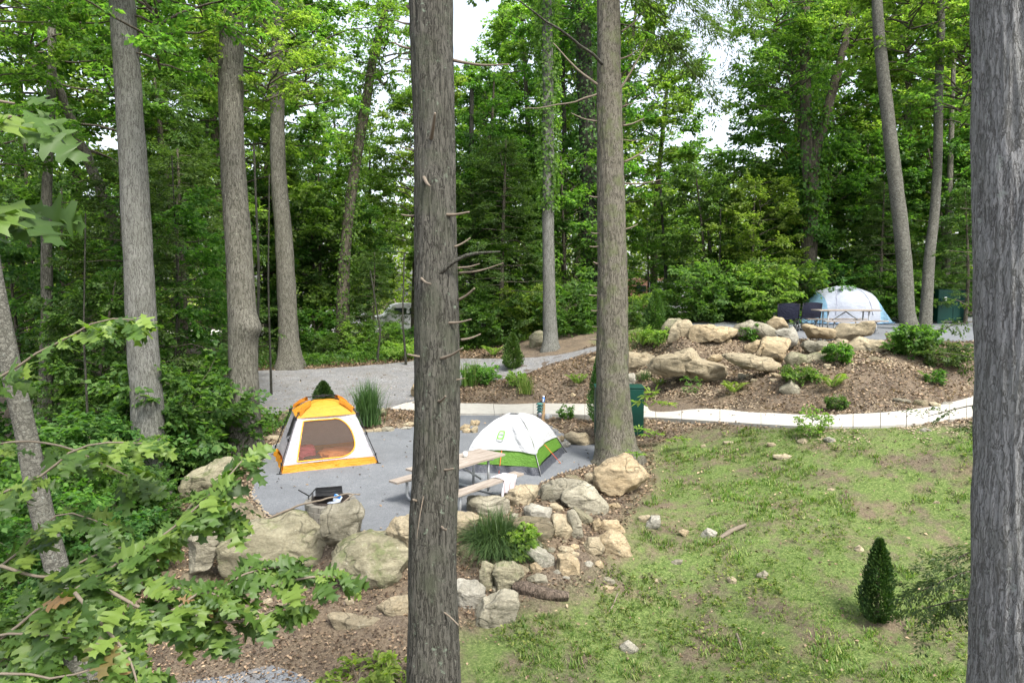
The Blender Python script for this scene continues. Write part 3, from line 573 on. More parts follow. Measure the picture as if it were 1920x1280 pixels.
# ------------------------------------------------------------------ foliage tools
def unit(v): return v/np.maximum(np.linalg.norm(v, axis=-1, keepdims=True), 1e-9)
def leafquads(P, A, N, L, Wd, fold=.25):
    """P base, A axis, N normal (k,3); L, Wd sizes -> V (4k,3), F"""
    A = unit(A); Sd = unit(np.cross(A, N)); N = np.cross(Sd, A); L = np.broadcast_to(np.asarray(L), (len(P),))[:,None]; Wd = np.broadcast_to(np.asarray(Wd), (len(P),))[:,None]
    m = P+A*L*.45; V = np.stack([P, m+Sd*Wd/2+N*Wd*fold, P+A*L-N*L*.12, m-Sd*Wd/2+N*Wd*fold], 1).reshape(-1, 3)
    return V, np.arange(len(V)).reshape(-1, 4)
def tubeq(P, R, n=5):
    P = [np.array(p, float) for p in P]; V = []; U = None
    for i in range(len(P)):
        T_ = P[min(i+1, len(P)-1)]-P[max(i-1, 0)]; T_ /= np.linalg.norm(T_)+1e-9
        if U is None:
            U = np.cross(T_, [0, 0, 1.]); U = U if np.linalg.norm(U) > .2 else np.cross(T_, [1., 0, 0])
        U = U-T_*U.dot(T_); U /= np.linalg.norm(U)+1e-9; Wv = np.cross(T_, U)
        for k in range(n): a = 2*math.pi*k/n; V.append(P[i]+(U*math.cos(a)+Wv*math.sin(a))*R[i])
    F = [(i*n+k, i*n+(k+1) % n, (i+1)*n+(k+1) % n, (i+1)*n+k) for i in range(len(P)-1) for k in range(n)]
    return np.array(V), np.array(F)
class QB:
    def __init__(s): s.V = []; s.F = []; s.M = []; s.k = 0
    def add(s, VF, m=0):
        V, F = VF
        if len(V) == 0: return
        s.V.append(V); s.F.append(F+s.k); s.M.append(np.full(len(F), m)); s.k += len(V)
    def mesh(s, name):
        me = npmesh(name, np.concatenate(s.V), np.concatenate(s.F), 4); me.polygons.foreach_set('material_index', np.concatenate(s.M).astype(np.int32)); return me
def spray(rg, tp, td, tl, n, L, wd, flat=.35, spread=.32, droop=.15, jit=.35):
    """leaves along twigs. tp,td (k,3) start and direction, tl (k,) length"""
    k = len(tp); t = rg.random((k, n))**.8; side = np.where(rg.random((k, n)) < .5, -1., 1.)
    up = np.array([0, 0, 1.])+rg.normal(0, flat, (k, 1, 3)); td = unit(td)
    sd = unit(np.cross(td, up[:,0]))[:,None]; d = td[:,None]
    P = tp[:,None]+d*(tl[:,None]*t)[...,None]+sd*(side*spread*tl[:,None]*(1-.55*t)*rg.random((k, n)))[...,None]
    P = P+rg.normal(0, .04, P.shape)*tl[:,None,None]; P[...,2] -= droop*tl[:,None]*t*t
    A = d*.7+sd*(side*rg.uniform(.3, 1, (k, n)))[...,None]+rg.normal(0, jit, P.shape)*.6; A[...,2] -= .28
    N = up+rg.normal(0, jit, P.shape)
    s = rg.uniform(.6, 1.25, (k, n)).ravel()
    return leafquads(P.reshape(-1, 3), A.reshape(-1, 3), N.reshape(-1, 3)+0*A.reshape(-1, 3), L*s, wd*s)
def crown_mesh(name, seed, h0, h1, R, nl, ntw, nlf, L, wd, prof='oval', upang=.35, tw=(.5, 1.3), flat=.35, inner=.35, mats=('leaf', 'bark_far'), lean=(0, 0), limb_r=.05):
    rg = np.random.default_rng(seed); q = QB(); TP = []; TD = []; TL = []
    for i in range(nl):
        u = (i+rg.random()*.8)/nl; z = h0+(h1-h0)*u**.9; az = i*2.39996+rg.normal(0, .35)
        if prof == 'oval': r = R*(.25+.75*math.sin(math.pi*min(1, .12+.88*u)**.85))
        elif prof == 'cone': r = R*(1-u)**.8+.15*R
        else: r = R*(.55+.45*math.sin(math.pi*u))
        r *= rg.uniform(.6, 1.15); d = np.array([math.cos(az), math.sin(az), 0.]); ua = upang*rg.uniform(.3, 1.4)*(.6+u)
        z0 = max(h0*.6, z-r*ua*.7); n = 6; pts = []
        for j in range(n):
            s = j/(n-1); p = d*r*s; p = p+np.array([0, 0, z0+(z-z0+r*ua*.4)*s**.8-.1*r*s*s])+rg.normal(0, .05*r, 3)*s; p[:2] += np.array(lean)*p[2]; pts.append(p)
        pts = np.array(pts); q.add(tubeq(pts, [limb_r*(1-.85*j/(n-1))*(.4+.6*r/R) for j in range(n)], 4), 1)
        s = inner+(1-inner)*rg.random(ntw)**.75; f = s*(n-1); a = np.minimum(f.astype(int), n-2); w_ = (f-a)[:,None]
        b0 = pts[a]*(1-w_)+pts[a+1]*w_; dd = np.tile(d, (ntw, 1))*rg.uniform(.1, 1, (ntw, 1)); pr = np.array([-d[1], d[0], 0]); dd = dd+pr*rg.normal(0, .8, (ntw, 1)); dd[:,2] += rg.normal(.12, .3, ntw)
        TP.append(b0); TD.append(dd); TL.append(rg.uniform(tw[0], tw[1], ntw)*(1.15-.5*s))
    TP, TD, TL = map(np.concatenate, (TP, TD, TL))
    q.add(spray(rg, TP, TD, TL, nlf, L, wd, flat))
    me = q.mesh(name)
    for mm in mats: me.materials.append(M[mm])
    return me
# ------------------------------------------------------------------ trunks
def smooth_path(P, R, rows):
    n = len(P); P = [Vector(p) for p in P]; o = []; r = []
    d = [0]
    for i in range(n-1): d.append(d[-1]+(P[i+1]-P[i]).length)
    for k in range(rows):
        s = d[-1]*k/(rows-1); i = 0
        while i < n-2 and d[i+1] < s: i += 1
        t = (s-d[i])/(d[i+1]-d[i]); a, b, c, e = P[max(i-1, 0)], P[i], P[i+1], P[min(i+2, n-1)]
        o.append(.5*((2*b)+(c-a)*t+(2*a-5*b+4*c-e)*t*t+(3*b-3*c+e-a)*t**3)); r.append(R[i]*(1-t)+R[i+1]*t)
    return o, r
def trunk_mesh(name, P, R, segs, rows, amp=0, freq=8, zs=.14, seed=0, bumps=(), root=0):
    o, r = smooth_path(P, R, rows); V = []
    for j in range(rows):
        T_ = (o[min(j+1, rows-1)]-o[max(j-1, 0)]).normalized(); U = T_.cross(Vector((0, 1, 0))).normalized(); U = -U; Wv = T_.cross(U).normalized()
        for k in range(segs):
            a = 2*math.pi*k/segs; c, s = math.cos(a), math.sin(a); rr = r[j]
            rr *= 1+.05*noise.noise(Vector((c*1.2, s*1.2, o[j].z*.9+seed)))+.035*noise.noise(Vector((c*2.5, s*2.5, o[j].z*2.6+seed)))
            if root and j < rows*.3: rr *= 1+root*max(0, 1-j/(rows*.12))*(.5*math.sin(a*5+seed)+.5*math.sin(a*3+1.7*seed))
            if amp:
                q = Vector((c*freq*r[j]*2.4, s*freq*r[j]*2.4, o[j].z*freq*zs+seed*7.1))
                n1 = noise.noise(q+Vector((noise.noise(q*.7)*.6, 0, 0))); n2 = noise.noise(q*2.3)
                rr += amp*((1-2.2*abs(n1))+.4*n2)
            for (bz, ba, bw, bh) in bumps:
                da = (a-ba+math.pi) % (2*math.pi)-math.pi; rr += bh*math.exp(-((o[j].z-bz)/bw)**2-(da*r[j]/bw)**2)
            V.append(o[j]+(U*c+Wv*s)*rr)
    F = [(i*segs+k, i*segs+(k+1) % segs, (i+1)*segs+(k+1) % segs, (i+1)*segs+k) for i in range(rows-1) for k in range(segs)]
    me = npmesh(name, np.array([tuple(v) for v in V]), np.array(F), 4); me.polygons.foreach_set('use_smooth', [True]*len(F)); return me
def px_tree(name, label, pts, mt, D=None, topz=16, segs=20, rows=60, amp=0, freq=8, cat='tree', base_extra=.4, bumps=(), root=0, seed=1, zs=.14, bent=None):
    """pts from the foot upward: (px, py, width px)"""
    if D is None: b0, D = hit(pts[0][0], pts[0][1])
    else: p = at(pts[0][0], pts[0][1], D); b0 = Vector((p.x, p.y, g(p.x, p.y)))
    P = [at(x, y, D) for x, y, w_ in pts]; R = [w_*D/2560 for x, y, w_ in pts]
    if P[0].z > b0.z+.05:     # foot below the frame
        d = (P[1]-P[0]).normalized(); n = (P[0].z-b0.z)/max(d.z, .3); q = P[0]-d*n; b0 = Vector((q.x, q.y, g(q.x, q.y))); P.insert(0, b0); R.insert(0, R[0]*1.35)
    P.insert(0, P[0]-Vector((0, 0, base_extra))); R.insert(0, R[0]*1.1)
    if topz > P[-1].z+.5:
        d = (P[-1]-P[-2]).normalized(); n = (topz-P[-1].z)/max(d.z, .3); P.append(P[-1]+d*n); R.append(R[-1]*max(.35, 1-n/22))
    root_ = empty(name, b0, label, cat)
    me = trunk_mesh('trunk', [p-b0 for p in P], R, segs, rows, amp, freq, zs, seed, bumps, root)
    link('trunk', me, M[mt], root_); return root_, D, b0
def limb(root, b0, P, R, mt='twig', name='branch', n=7, rows=10, wob=.02):
    o, r = smooth_path([Vector(p)-b0 for p in P], R, rows); L = (o[-1]-o[0]).length
    o = [p+Vector((noise.noise(p*3+Vector((1, 0, 0))), noise.noise(p*3+Vector((0, 5, 0))), noise.noise(p*3+Vector((0, 0, 9)))))*wob*L*min(1, k/3) for k, p in enumerate(o)]
    return MB().tube(o, r, n).build(name, M[mt] if isinstance(mt, str) else mt, root)
# --- the dark pine trunk in front
tF, DF, bF = px_tree('pine_tree', 'thick dark ridged pine trunk in front of the picnic table, bristling with broken branches', [(812,1280,97),(812,1180,92),(812,1000,86),(818,860,84),(820,700,82),(818,560,80),(816,400,75),(814,250,73),(811,120,76),(808,0,80),(806,-120,78)], 'bark_c', 6.4, 13, 120, 520, .011, 16, 'tree', .3, (), 0, 3, .13)
def stub(root, b0, D, x0, y0, x1, y1, w0, w1, dz=0, front=.15, mt='twig', mid=None):
    a = at(x0, y0, D-front); b = at(x1, y1, D-front-dz); P = [a, a.lerp(b, .5)+Vector((0, 0, (b-a).length*(mid if mid is not None else -.05))), b]
    limb(root, b0, P, [w0*.8*D/2560, (w0*.6+w1*.4)*.72*D/2560, w1*.6*D/2560], mt)
for q in [(845,112,955,122,9,3,.1,.0),(808,262,816,212,10,7,.25,.17),(795,333,806,348,9,6,.2,.18),(826,402,880,397,9,5,.1,.12),(852,463,882,446,6,4,0,.08),(812,520,938,471,13,4,.1,.16,'bark_c',.12),(858,502,900,494,5,3,0,.1),(860,512,943,492,6,2,.05,.05),(790,522,808,532,7,4,.2,.18),(860,562,890,540,7,5,.1,.05),(838,605,884,599,7,4,.1,.14),(864,637,902,626,6,4,0,.05),(826,672,868,652,8,5,.2,.18),(808,668,764,664,8,5,.1,.1),(820,752,836,742,7,5,.25,.17),(848,712,872,708,4,3,0,.1),(788,938,774,936,8,6,.1,.12),(795,925,782,1010,3,2,.1,.2,'twig',.1),(828,987,836,992,7,6,.2,.18),(826,1142,860,1172,5,4,.15,.16,'twig',.05),(780,404,752,402,6,4,.0,0),(772,92,736,80,7,3,.05,0),(772,46,740,38,6,4,0,0),(778,282,750,274,5,3,0,0),(775,215,752,212,4,3,0,0),(772,112,745,108,4,2,0,0),(830,880,850,878,7,5,.1,.17),(768,16,762,10,9,6,0,0)]:
    stub(tF, bF, DF, *q[:6], dz=q[6], front=q[7], mt=q[8] if len(q) > 8 else 'twig', mid=q[9] if len(q) > 9 else None)
# --- the brown pine at the right corner of the pad
tJ, DJ, bJ = px_tree('pine_tree', 'tall brown pine with a flared mossy foot at the right corner of the gravel pad', [(1158,862,100),(1155,840,78),(1152,790,66),(1148,680,58),(1148,520,54),(1146,380,50),(1143,240,46),(1142,120,43),(1141,0,40),(1140,-120,38)], 'bark_j', None, 15, 72, 260, .018, 7, 'tree', .4, (), .16, 5, .2)
for q in [(1124,162,1038,82,7,3),(1122,176,980,204,5,2),(1122,228,1070,212,4,2),(1168,236,1208,222,5,3),(1168,262,1204,262,3,2),(1170,304,1226,268,6,3),(1170,344,1242,336,5,2),(1172,430,1196,420,4,3),(1122,370,1104,367,4,3),(1122,438,1108,436,4,3),(1122,462,1105,462,4,3),(1124,495,1112,491,5,4),(1124,540,1114,538,3,2),(1124,553,1104,553,4,3),(1124,582,1108,582,4,3),(1124,612,1110,612,3,2),(1124,636,1106,636,5,4),(1160,112,1200,92,5,2),(1160,170,1214,74,6,2),(1165,60,1210,20,5,2),(1166,200,1240,170,3,1),(1152,655,1160,650,7,5),(1146,300,1156,292,7,5)]:
    stub(tJ, bJ, DJ, *q, dz=0, front=.05)
rg = np.random.default_rng(77)
def needles(root, b0, segs, name='foliage', D=None, L=.09, wd=.02, n=26, mt='hemlock', tw=(.3, .7), per=26, k=1.6):
    q = QB(); TP = []; TD = []
    for P in segs:
        o, r = smooth_path([Vector(p)-b0 for p in P], [.02]*len(P), 14); q.add(tubeq([tuple(v) for v in o], [.018*(1-.8*j/13) for j in range(14)], 4), 1)
        o = np.array([tuple(v) for v in o]); i = rg.integers(2, 13, per); t = rg.random((per, 1)); TP.append(o[i]*(1-t)+o[i+1 if False else np.minimum(i+1, 13)]*t)
        d = unit(o[-1]-o[0]); d = np.tile(d, (per, 1))*rg.uniform(.2, 1, (per, 1))+rg.normal(0, .55, (per, 3)); d[:,2] *= .5; d[:,2] -= .12; TD.append(d)
    TP = np.concatenate(TP); TD = np.concatenate(TD); q.add(spray(rg, TP, TD, rg.uniform(*tw, len(TP)), n, L, wd, .2, .28, .2, .2), 0)
    me = q.mesh(name); me.materials.append(M[mt]); me.materials.append(M['bark_far']); return link(name, me, None, root)
sg = []
for (x0, y0, x1, y1, dz) in [(1142,-60,1330,60,-1.),(1142,-80,1380,-10,-.5),(1142,-20,1290,120,.6),(1142,-120,1400,40,.5),(1142,-150,1260,-20,1),(1142,-60,1050,-40,.5),(1142,-110,1380,110,1.2),(1142,40,1340,190,.2)]:
    a = at(x0, y0, DJ); b = at(x1, y1, DJ+dz); sg.append([a, a.lerp(b, .5)+Vector((0, 0, .5)), b])
needles(tJ, bJ, sg, 'foliage', L=.10, wd=.03, n=42, per=46, tw=(.4, 1.0))
limb(tJ, bJ, [at(1140, 130, DJ), at(1080, 78, DJ-1), at(1010, 30, DJ-2), at(950, -10, DJ-2.5)], [.04, .03, .02, .01], 'bark_c')
# --- the huge oak at the right edge
tO, DO, bO = px_tree('oak_tree', 'huge grey deeply furrowed oak trunk cut off by the right edge of the picture', [(1954,1280,222),(1952,1100,212),(1952,900,206),(1950,640,202),(1947,400,200),(1942,150,198),(1938,0,196),(1934,-150,194)], 'bark_r', 4.0, 9, 200, 620, .013, 12, 'tree', .3, (), 0, 9, .13)
# --- other named trunks
tB, DB, bB = px_tree('tulip_tree', 'straight smooth grey trunk, widest on the left, rising behind the oak leaves', [(292,958,66),(286,900,59),(276,760,56),(263,560,52),(254,380,49),(244,220,46),(234,80,44),(228,-20,42),(222,-150,40)], 'bark_g', None, 19, 64, 220, .006, 14, base_extra=.5, seed=2)
tC, DC, bC = px_tree('oak_tree', 'brown knobbly trunk with a round burl, left of the yellow tent', [(462,842,70),(460,800,55),(458,720,52),(455,640,51),(451,520,48),(443,400,45),(435,280,42),(433,120,43),(440,0,41),(442,-120,40)], 'bark_b', None, 18, 60, 220, .014, 9, bumps=[(3.1, -.5, .28, .22)], base_extra=.4, seed=4)
tD, DD, bD = px_tree('maple_tree', 'grey-brown trunk with a wide flared foot at the far edge of the driveway', [(545,690,62),(543,668,46),(541,630,36),(536,520,33),(530,420,30),(522,320,27),(520,180,24),(522,0,20)], 'bark_b', None, 20, 28, 90, .02, 4, root=.15, seed=6)
tE, DE, bE = px_tree('maple_tree', 'vine-covered curved trunk behind the driveway, swaying to the upper right', [(646,662,34),(643,620,27),(644,520,22),(654,400,20),(668,300,19),(685,200,18),(700,110,15),(722,20,12),(735,-60,10)], 'bark_far', None, 18, 20, 80, .015, 4)
tH, DH, bH = px_tree('maple_tree', 'slim pale grey trunk with ivy on its upper half, right of the dark pine', [(1033,655,40),(1032,635,28),(1030,560,23),(1028,450,21),(1028,380,22),(1028,250,21),(1027,120,20),(1025,0,18),(1024,-80,16)], 'bark_g', None, 19, 28, 90, .012, 5)
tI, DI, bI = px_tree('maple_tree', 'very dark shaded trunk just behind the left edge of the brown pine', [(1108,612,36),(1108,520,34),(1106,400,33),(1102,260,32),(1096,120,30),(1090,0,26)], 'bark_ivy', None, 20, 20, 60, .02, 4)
tK, DK, bK = px_tree('maple_tree', 'forked leafy trunk rising above the navy camp chairs', [(1512,600,30),(1518,440,27),(1520,360,26),(1512,260,21),(1510,120,18),(1510,0,15)], 'bark_far', 31, 20, 20, 70, .02, 4)
limb(tK, bK, [at(1521, 370, DK), at(1532, 270, DK), at(1562, 170, DK), at(1588, 60, DK), at(1594, -30, DK)], [.28, .24, .2, .16, .1], 'bark_far', 'fork', 12, 30, .01)
tL, DL, bL = px_tree('birch_tree', 'pale spotted trunk leaning left, right of the blue tent', [(1706,618,34),(1700,585,28),(1696,500,26),(1686,400,25),(1674,300,24),(1660,180,22),(1648,60,19),(1642,-40,17)], 'bark_birch', None, 19, 28, 110, .01, 5)
tM, DM, bM = px_tree('birch_tree', 'slender spotted trunk curving up right beside the upper green locker', [(1734,614,24),(1738,560,20),(1743,480,18),(1752,400,16),(1758,300,15),(1760,180,14),(1764,60,13),(1766,-40,12)], 'bark_birch', None, 19, 24, 100, .01, 5)
tN, DN, bN = px_tree('maple_tree', 'thin brown trunk behind the upper green locker', [(1776,600,14),(1774,520,13),(1778,420,12),(1782,300,10),(1786,180,8)], 'bark_b', 31, 15, 14, 40)
tA, DA, bA = px_tree('maple_tree', 'slender dark trunk with a leaning limb at the far left', [(86,700,22),(88,560,19),(87,400,18),(90,300,16),(96,180,15),(97,60,13),(92,-40,12)], 'bark_b', 19, 16, 18, 80, .008, 6)
limb(tA, bA, [at(98, 130, DA), at(125, 200, DA+.3), at(165, 300, DA+.8), at(200, 385, DA+1.2), at(222, 470, DA+1.6), at(232, 600, DA+2)], [.06, .11, .14, .15, .16, .17], 'bark_b', 'leaning_limb', 12, 30, .01)
tP, DP, bP = px_tree('birch_tree', 'leaning lichen-spotted trunk at the lower left behind the oak leaves', [(118,1110,42),(100,1040,38),(74,940,37),(46,800,35),(18,680,33),(-6,560,31),(-30,420,30),(-56,280,28)], 'bark_birch', 9.2, 12, 40, 160, .008, 10, seed=8)
TP_ = []
for i, (x, y0, y1, w_, D_) in enumerate([(482,640,380,6,24),(506,640,430,4,25),(330,640,420,4,20),(160,690,560,4,16),(1245,600,430,7,34),(1352,610,470,4,31),(1395,600,540,10,36),(758,640,560,4,30),(710,650,590,4,31),(886,560,240,12,36),(1056,560,60,10,40),(575,640,380,6,44),(930,600,300,10,44),(1448,600,350,8,42),(1330,600,420,9,44),(300,640,300,9,28),(40,640,100,9,30),(390,650,300,10,34)]):
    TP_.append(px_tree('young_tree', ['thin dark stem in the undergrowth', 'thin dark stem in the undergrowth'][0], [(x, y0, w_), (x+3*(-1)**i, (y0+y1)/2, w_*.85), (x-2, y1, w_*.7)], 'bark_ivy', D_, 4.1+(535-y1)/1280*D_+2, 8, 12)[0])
AN = [(0,'the leaning lichen-spotted trunk'),(95,'the slender trunk at the far left'),(185,'the left side of the smooth grey trunk'),(325,'the right side of the smooth grey trunk'),(400,'the left side of the knobbly trunk'),(500,'the gap right of the knobbly trunk'),(580,'the flared trunk by the driveway'),(655,'the vine-covered curved trunk'),(735,'the left side of the dark pine trunk'),(885,'the right side of the dark pine trunk'),(985,'the left side of the slim pale trunk'),(1070,'the gap left of the brown pine'),(1195,'the right side of the brown pine'),(1260,'the small conical evergreen on the bank'),(1340,'the long golden boulder'),(1430,'the grey boulder on the bank top'),(1500,'the navy camp chairs'),(1590,'the blue tent'),(1665,'the leaning spotted trunk'),(1725,'the slender spotted trunk'),(1785,'the upper green locker'),(1850,'the huge oak trunk')]
used = {}
def where(px, kind):
    a = min(AN, key=lambda q: abs(q[0]-px)+200*used.get((kind, q[1]), 0)); used[(kind, a[1])] = used.get((kind, a[1]), 0)+1; return a[1]
for o in TP_:
    px = proj(o.location)[0]; o['label'] = 'thin dark stem in the wood behind '+where(px, 'stem'); o['group'] = 'thin stems in the wood'
# ivy on trunks
def ivy(root, b0, pts, D, n, L=.13, spreadpx=1., mt='leaf_d', name='ivy'):
    P, r = smooth_path([at(x, y, D)-b0 for x, y, w_ in pts], [w_*D/2560 for x, y, w_ in pts], 60); P = np.array([tuple(p) for p in P]); r = np.array(r)
    i = rg.integers(0, 60, n); a = rg.uniform(0, 2*math.pi, n); o = np.stack([np.cos(a), np.sin(a), np.zeros(n)], 1); pos = P[i]+o*(r[i]*spreadpx*rg.uniform(.8, 1.8, n))[:,None]; pos[:,2] += rg.uniform(-.15, .15, n)
    A = o*.5+rg.normal(0, .4, (n, 3)); A[:,2] -= .6; q = QB(); q.add(leafquads(pos, A, o+rg.normal(0, .35, (n, 3)), L*rg.uniform(.7, 1.2, n), L*.8)); me = q.mesh(name); me.materials.append(M[mt]); link(name, me, None, root)
ivy(tH, bH, [(1028,390,20),(1028,250,24),(1027,120,26),(1025,0,26)], DH, 2600, .15, 1.1, 'leaf')
ivy(tI, bI, [(1108,560,34),(1104,300,32),(1092,0,30)], DI, 3500, .18, 1.1)
ivy(tE, bE, [(643,600,22),(668,300,22),(700,110,20),(735,-60,14)], DE, 2600, .16, 1.2, 'leaf')
ivy(tK, bK, [(1516,440,24),(1512,260,30),(1510,0,30)], DK, 2600, .17, 1.6, 'leaf')
ivy(TP_[10], TP_[10].location, [(886,560,12),(886,250,12)], 36, 1200, .18, 1.5)
# crown meshes shared by the woodland trees
CR = {}
def crown(key):
    if key in CR: return CR[key]
    k, s = key
    if k == 'tall': me = crown_mesh('crown', 11+s, 4.5, 20, 4.6, 52, 20, 25, .20, .13, 'oval', .4, (.6, 1.5), .6, mats=(['leaf', 'leaf_y', 'leaf'][s % 3], 'bark_far'), limb_r=.06)
    elif k == 'mid': me = crown_mesh('crown', 31+s, .7, 8, 2.5, 44, 15, 26, .15, .105, 'full', .3, (.45, 1.1), mats=(['leaf', 'leaf_y', 'leaf_d'][s % 3], 'bark_far'), limb_r=.028, flat=.5)
    elif k == 'shrub': me = crown_mesh('crown', 51+s, .05, 2.1, 1.35, 26, 10, 24, .11, .08, 'full', .6, (.3, .8), mats=(['leaf', 'leaf_y', 'leaf_d'][s % 3], 'bark_far'), limb_r=.012, flat=.5)
    elif k == 'hem': me = crown_mesh('crown', 71+s, .8, 9, 2.8, 60, 13, 34, .12, .04, 'cone', .05, (.5, 1.1), mats=('hemlock', 'bark_far'), limb_r=.035, flat=.15)
    elif k == 'top': me = crown_mesh('crown', 91+s, 0, 5, 3.6, 30, 14, 20, .16, .11, 'oval', .35, (.5, 1.2), mats=(['leaf', 'leaf_y'][s % 2], 'bark_far'), limb_r=.05)
    CR[key] = me; return me
TRK = {}
def simple_trunk(h, r, s):
    key = (round(h), s)
    if key not in TRK:
        rr = random.Random(s*7+int(h)); P = [Vector((0, 0, -.4)), Vector((0, 0, 0)), Vector((rr.uniform(-.03, .03)*h, rr.uniform(-.03, .03)*h, h*.4)), Vector((rr.uniform(-.05, .05)*h, rr.uniform(-.05, .05)*h, h))]
        TRK[key] = trunk_mesh('trunk', P, [r*1.3, r*1.1, r*.75, r*.2], 10, 24, .01, 5, .2, s); TRK[key].materials.append(M['bark_far'])
    return TRK[key]
KN = {'tall': ('forest_tree', 'tree', 'tall leafy tree in the wood behind '), 'mid': ('understory_tree', 'tree', 'leafy low-branched tree at the wood edge behind '), 'shrub': ('leafy_shrub', 'shrub', 'low leafy shrub at the wood edge behind '), 'hem': ('hemlock_tree', 'tree', 'feathery dark hemlock in the wood behind ')}
GN = {'tall': 'tall trees of the wood', 'mid': 'low-branched trees along the wood edge', 'shrub': 'shrubs along the wood edge', 'hem': 'hemlocks in the wood'}
HT = {'tall': 20, 'mid': 8, 'shrub': 2.1, 'hem': 9}
def wood(kind, s, px, D, h, wide=1., rz=None, tag_='', label=None):
    p = at(px, 600, D); z = g(p.x, p.y); nm, cat, lb = KN[kind]; k = h/HT[kind]
    r = empty(nm, (p.x, p.y, z), label or (lb+where(px, kind+tag_)), cat, GN[kind], rz if rz is not None else (px*1.7+s) % 6.28)
    r.scale = (k*wide, k*wide, k)
    if kind != 'shrub': link('trunk', simple_trunk(HT[kind], {'tall': .24, 'mid': .09, 'hem': .12}[kind], s), None, r)
    link('crown', crown((kind, s)), None, r); return r
# tall trees: px, D, height
for i, (px, D_, h) in enumerate([(20,30,21),(150,36,23),(250,30,20),(345,40,22),(430,33,21),(505,44,24),(590,42,13),(690,44,12),(650,58,19),(775,42,15),(820,50,19),(865,52,19),(915,38,14),(985,46,21),(1010,52,24),(1075,42,21),(1160,46,22),(1225,50,20),(1270,60,14),(1360,62,11.5),(1475,52,19.5),(1470,36,18),(1545,38,20),(1640,44,24),(1700,37,21),(1790,36,22),(1860,42,24)]):
    wood('tall', i % 3, px, D_, h, 1.0+.25*((i*7) % 3)/3)
for i, (px, D_, h) in enumerate([(30,20,6.5),(120,24,8),(190,17.5,5),(320,21,7),(480,36,9),(590,37,9.5),(640,38,8),(890,35,8.5),(960,36,9.5),(1060,36,9),(1215,44,6),(1310,33,7.4),(1375,34,7.6),(1420,31,6.2),(1480,33,7.5),(1555,33,8.5),(1620,34,9),(1670,33,7),(1750,32,8),(1845,33,10)]):
    wood('mid', [0, 1, 0, 2][i % 4] if 1150 < px < 1500 else [2, 0, 2, 0][i % 4], px, D_, h, 1.05)
for i, (px, D_, h) in enumerate([(240,19,8),(350,25,9),(330,28,12),(60,25,10),(940,33,9.5),(860,40,10),(700,34,5),(1650,30,6),(1810,28,5.5),(520,38,12)]):
    wood('hem', i % 2, px, D_, h)
for i, (px, D_, h) in enumerate([(30,14,2.4),(110,13,2.0),(180,15,2.2),(235,18,2.3),(335,16.5,2.6),(500,36,2.5),(590,35,2.2),(610,33,1.1),(675,33.5,1.5),(720,33,1.5),(765,34,1.1),(880,33,2.4),(925,32,2.),(985,33,2.3),(1010,34,2.2),(1065,31.5,2.),(1090,33,2.2),(1180,30,1.3),(1215,31,1.4),(1268,30,1.3),(1310,29,2.2),(1350,30,2.4),(1395,29,1.8),(1430,28.5,2.2),(1470,29,2.4),(1540,30,2.4),(1690,29,2.0),(1720,30,2.2),(1838,33,2.2),(1800,34,2.4),(1745,33,2)]):
    wood('shrub', [2, 0, 2, 1, 0][i % 5] if px > 480 else [2, 0][i % 2], px, D_, h, 1.15)
for i, (px, D_, h) in enumerate([(20,10.5,1.5),(75,11.5,1.7),(140,11,1.5),(190,12.5,1.6),(10,8.6,1.1),(230,13.2,1.3),(60,9.5,1.0),(150,9.6,.7),(250,15.5,2.0),(300,17,2.2)]):
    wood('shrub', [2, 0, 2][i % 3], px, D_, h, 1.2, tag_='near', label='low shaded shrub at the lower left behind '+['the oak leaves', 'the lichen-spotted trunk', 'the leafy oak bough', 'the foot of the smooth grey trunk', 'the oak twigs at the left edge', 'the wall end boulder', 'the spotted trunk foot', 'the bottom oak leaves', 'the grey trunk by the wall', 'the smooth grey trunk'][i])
# crowns on the named trees, above or at the top of the picture
def top(root, b0, x, y, D_, s, sc, zs=1.):
    p = at(x, y, D_)-b0; o = link('crown', crown(('top', s)), None, root, p); o.scale = (sc, sc, sc*zs); o.rotation_euler = (0, 0, x*.1)
top(tB, bB, 300, 130, DB, 0, .75); top(tB, bB, 120, 60, DB+1, 1, .6); top(tA, bA, 60, 130, DA, 1, .8); top(tA, bA, -40, 330, DA-2, 0, .7); top(tC, bC, 500, 190, DC+1, 1, .62); top(tC, bC, 380, 40, DC+1, 0, .6)
top(tD, bD, 560, 200, DD, 0, 1.1); top(tE, bE, 720, 160, DE, 1, .9); top(tH, bH, 1030, -40, DH, 0, 1.2); top(tI, bI, 1090, 60, DI, 0, 1.3); top(tK, bK, 1455, 60, DK-1, 1, .75); top(tK, bK, 1600, 100, DK+1, 1, .9); top(tK, bK, 1480, 230, DK, 0, .8)
top(tL, bL, 1700, 120, DL+1, 1, .8); top(tM, bM, 1800, 240, DM, 0, .85); top(tM, bM, 1780, 20, DM, 1, 1.0); top(tP, bP, 0, 40, DP+4, 0, .5)
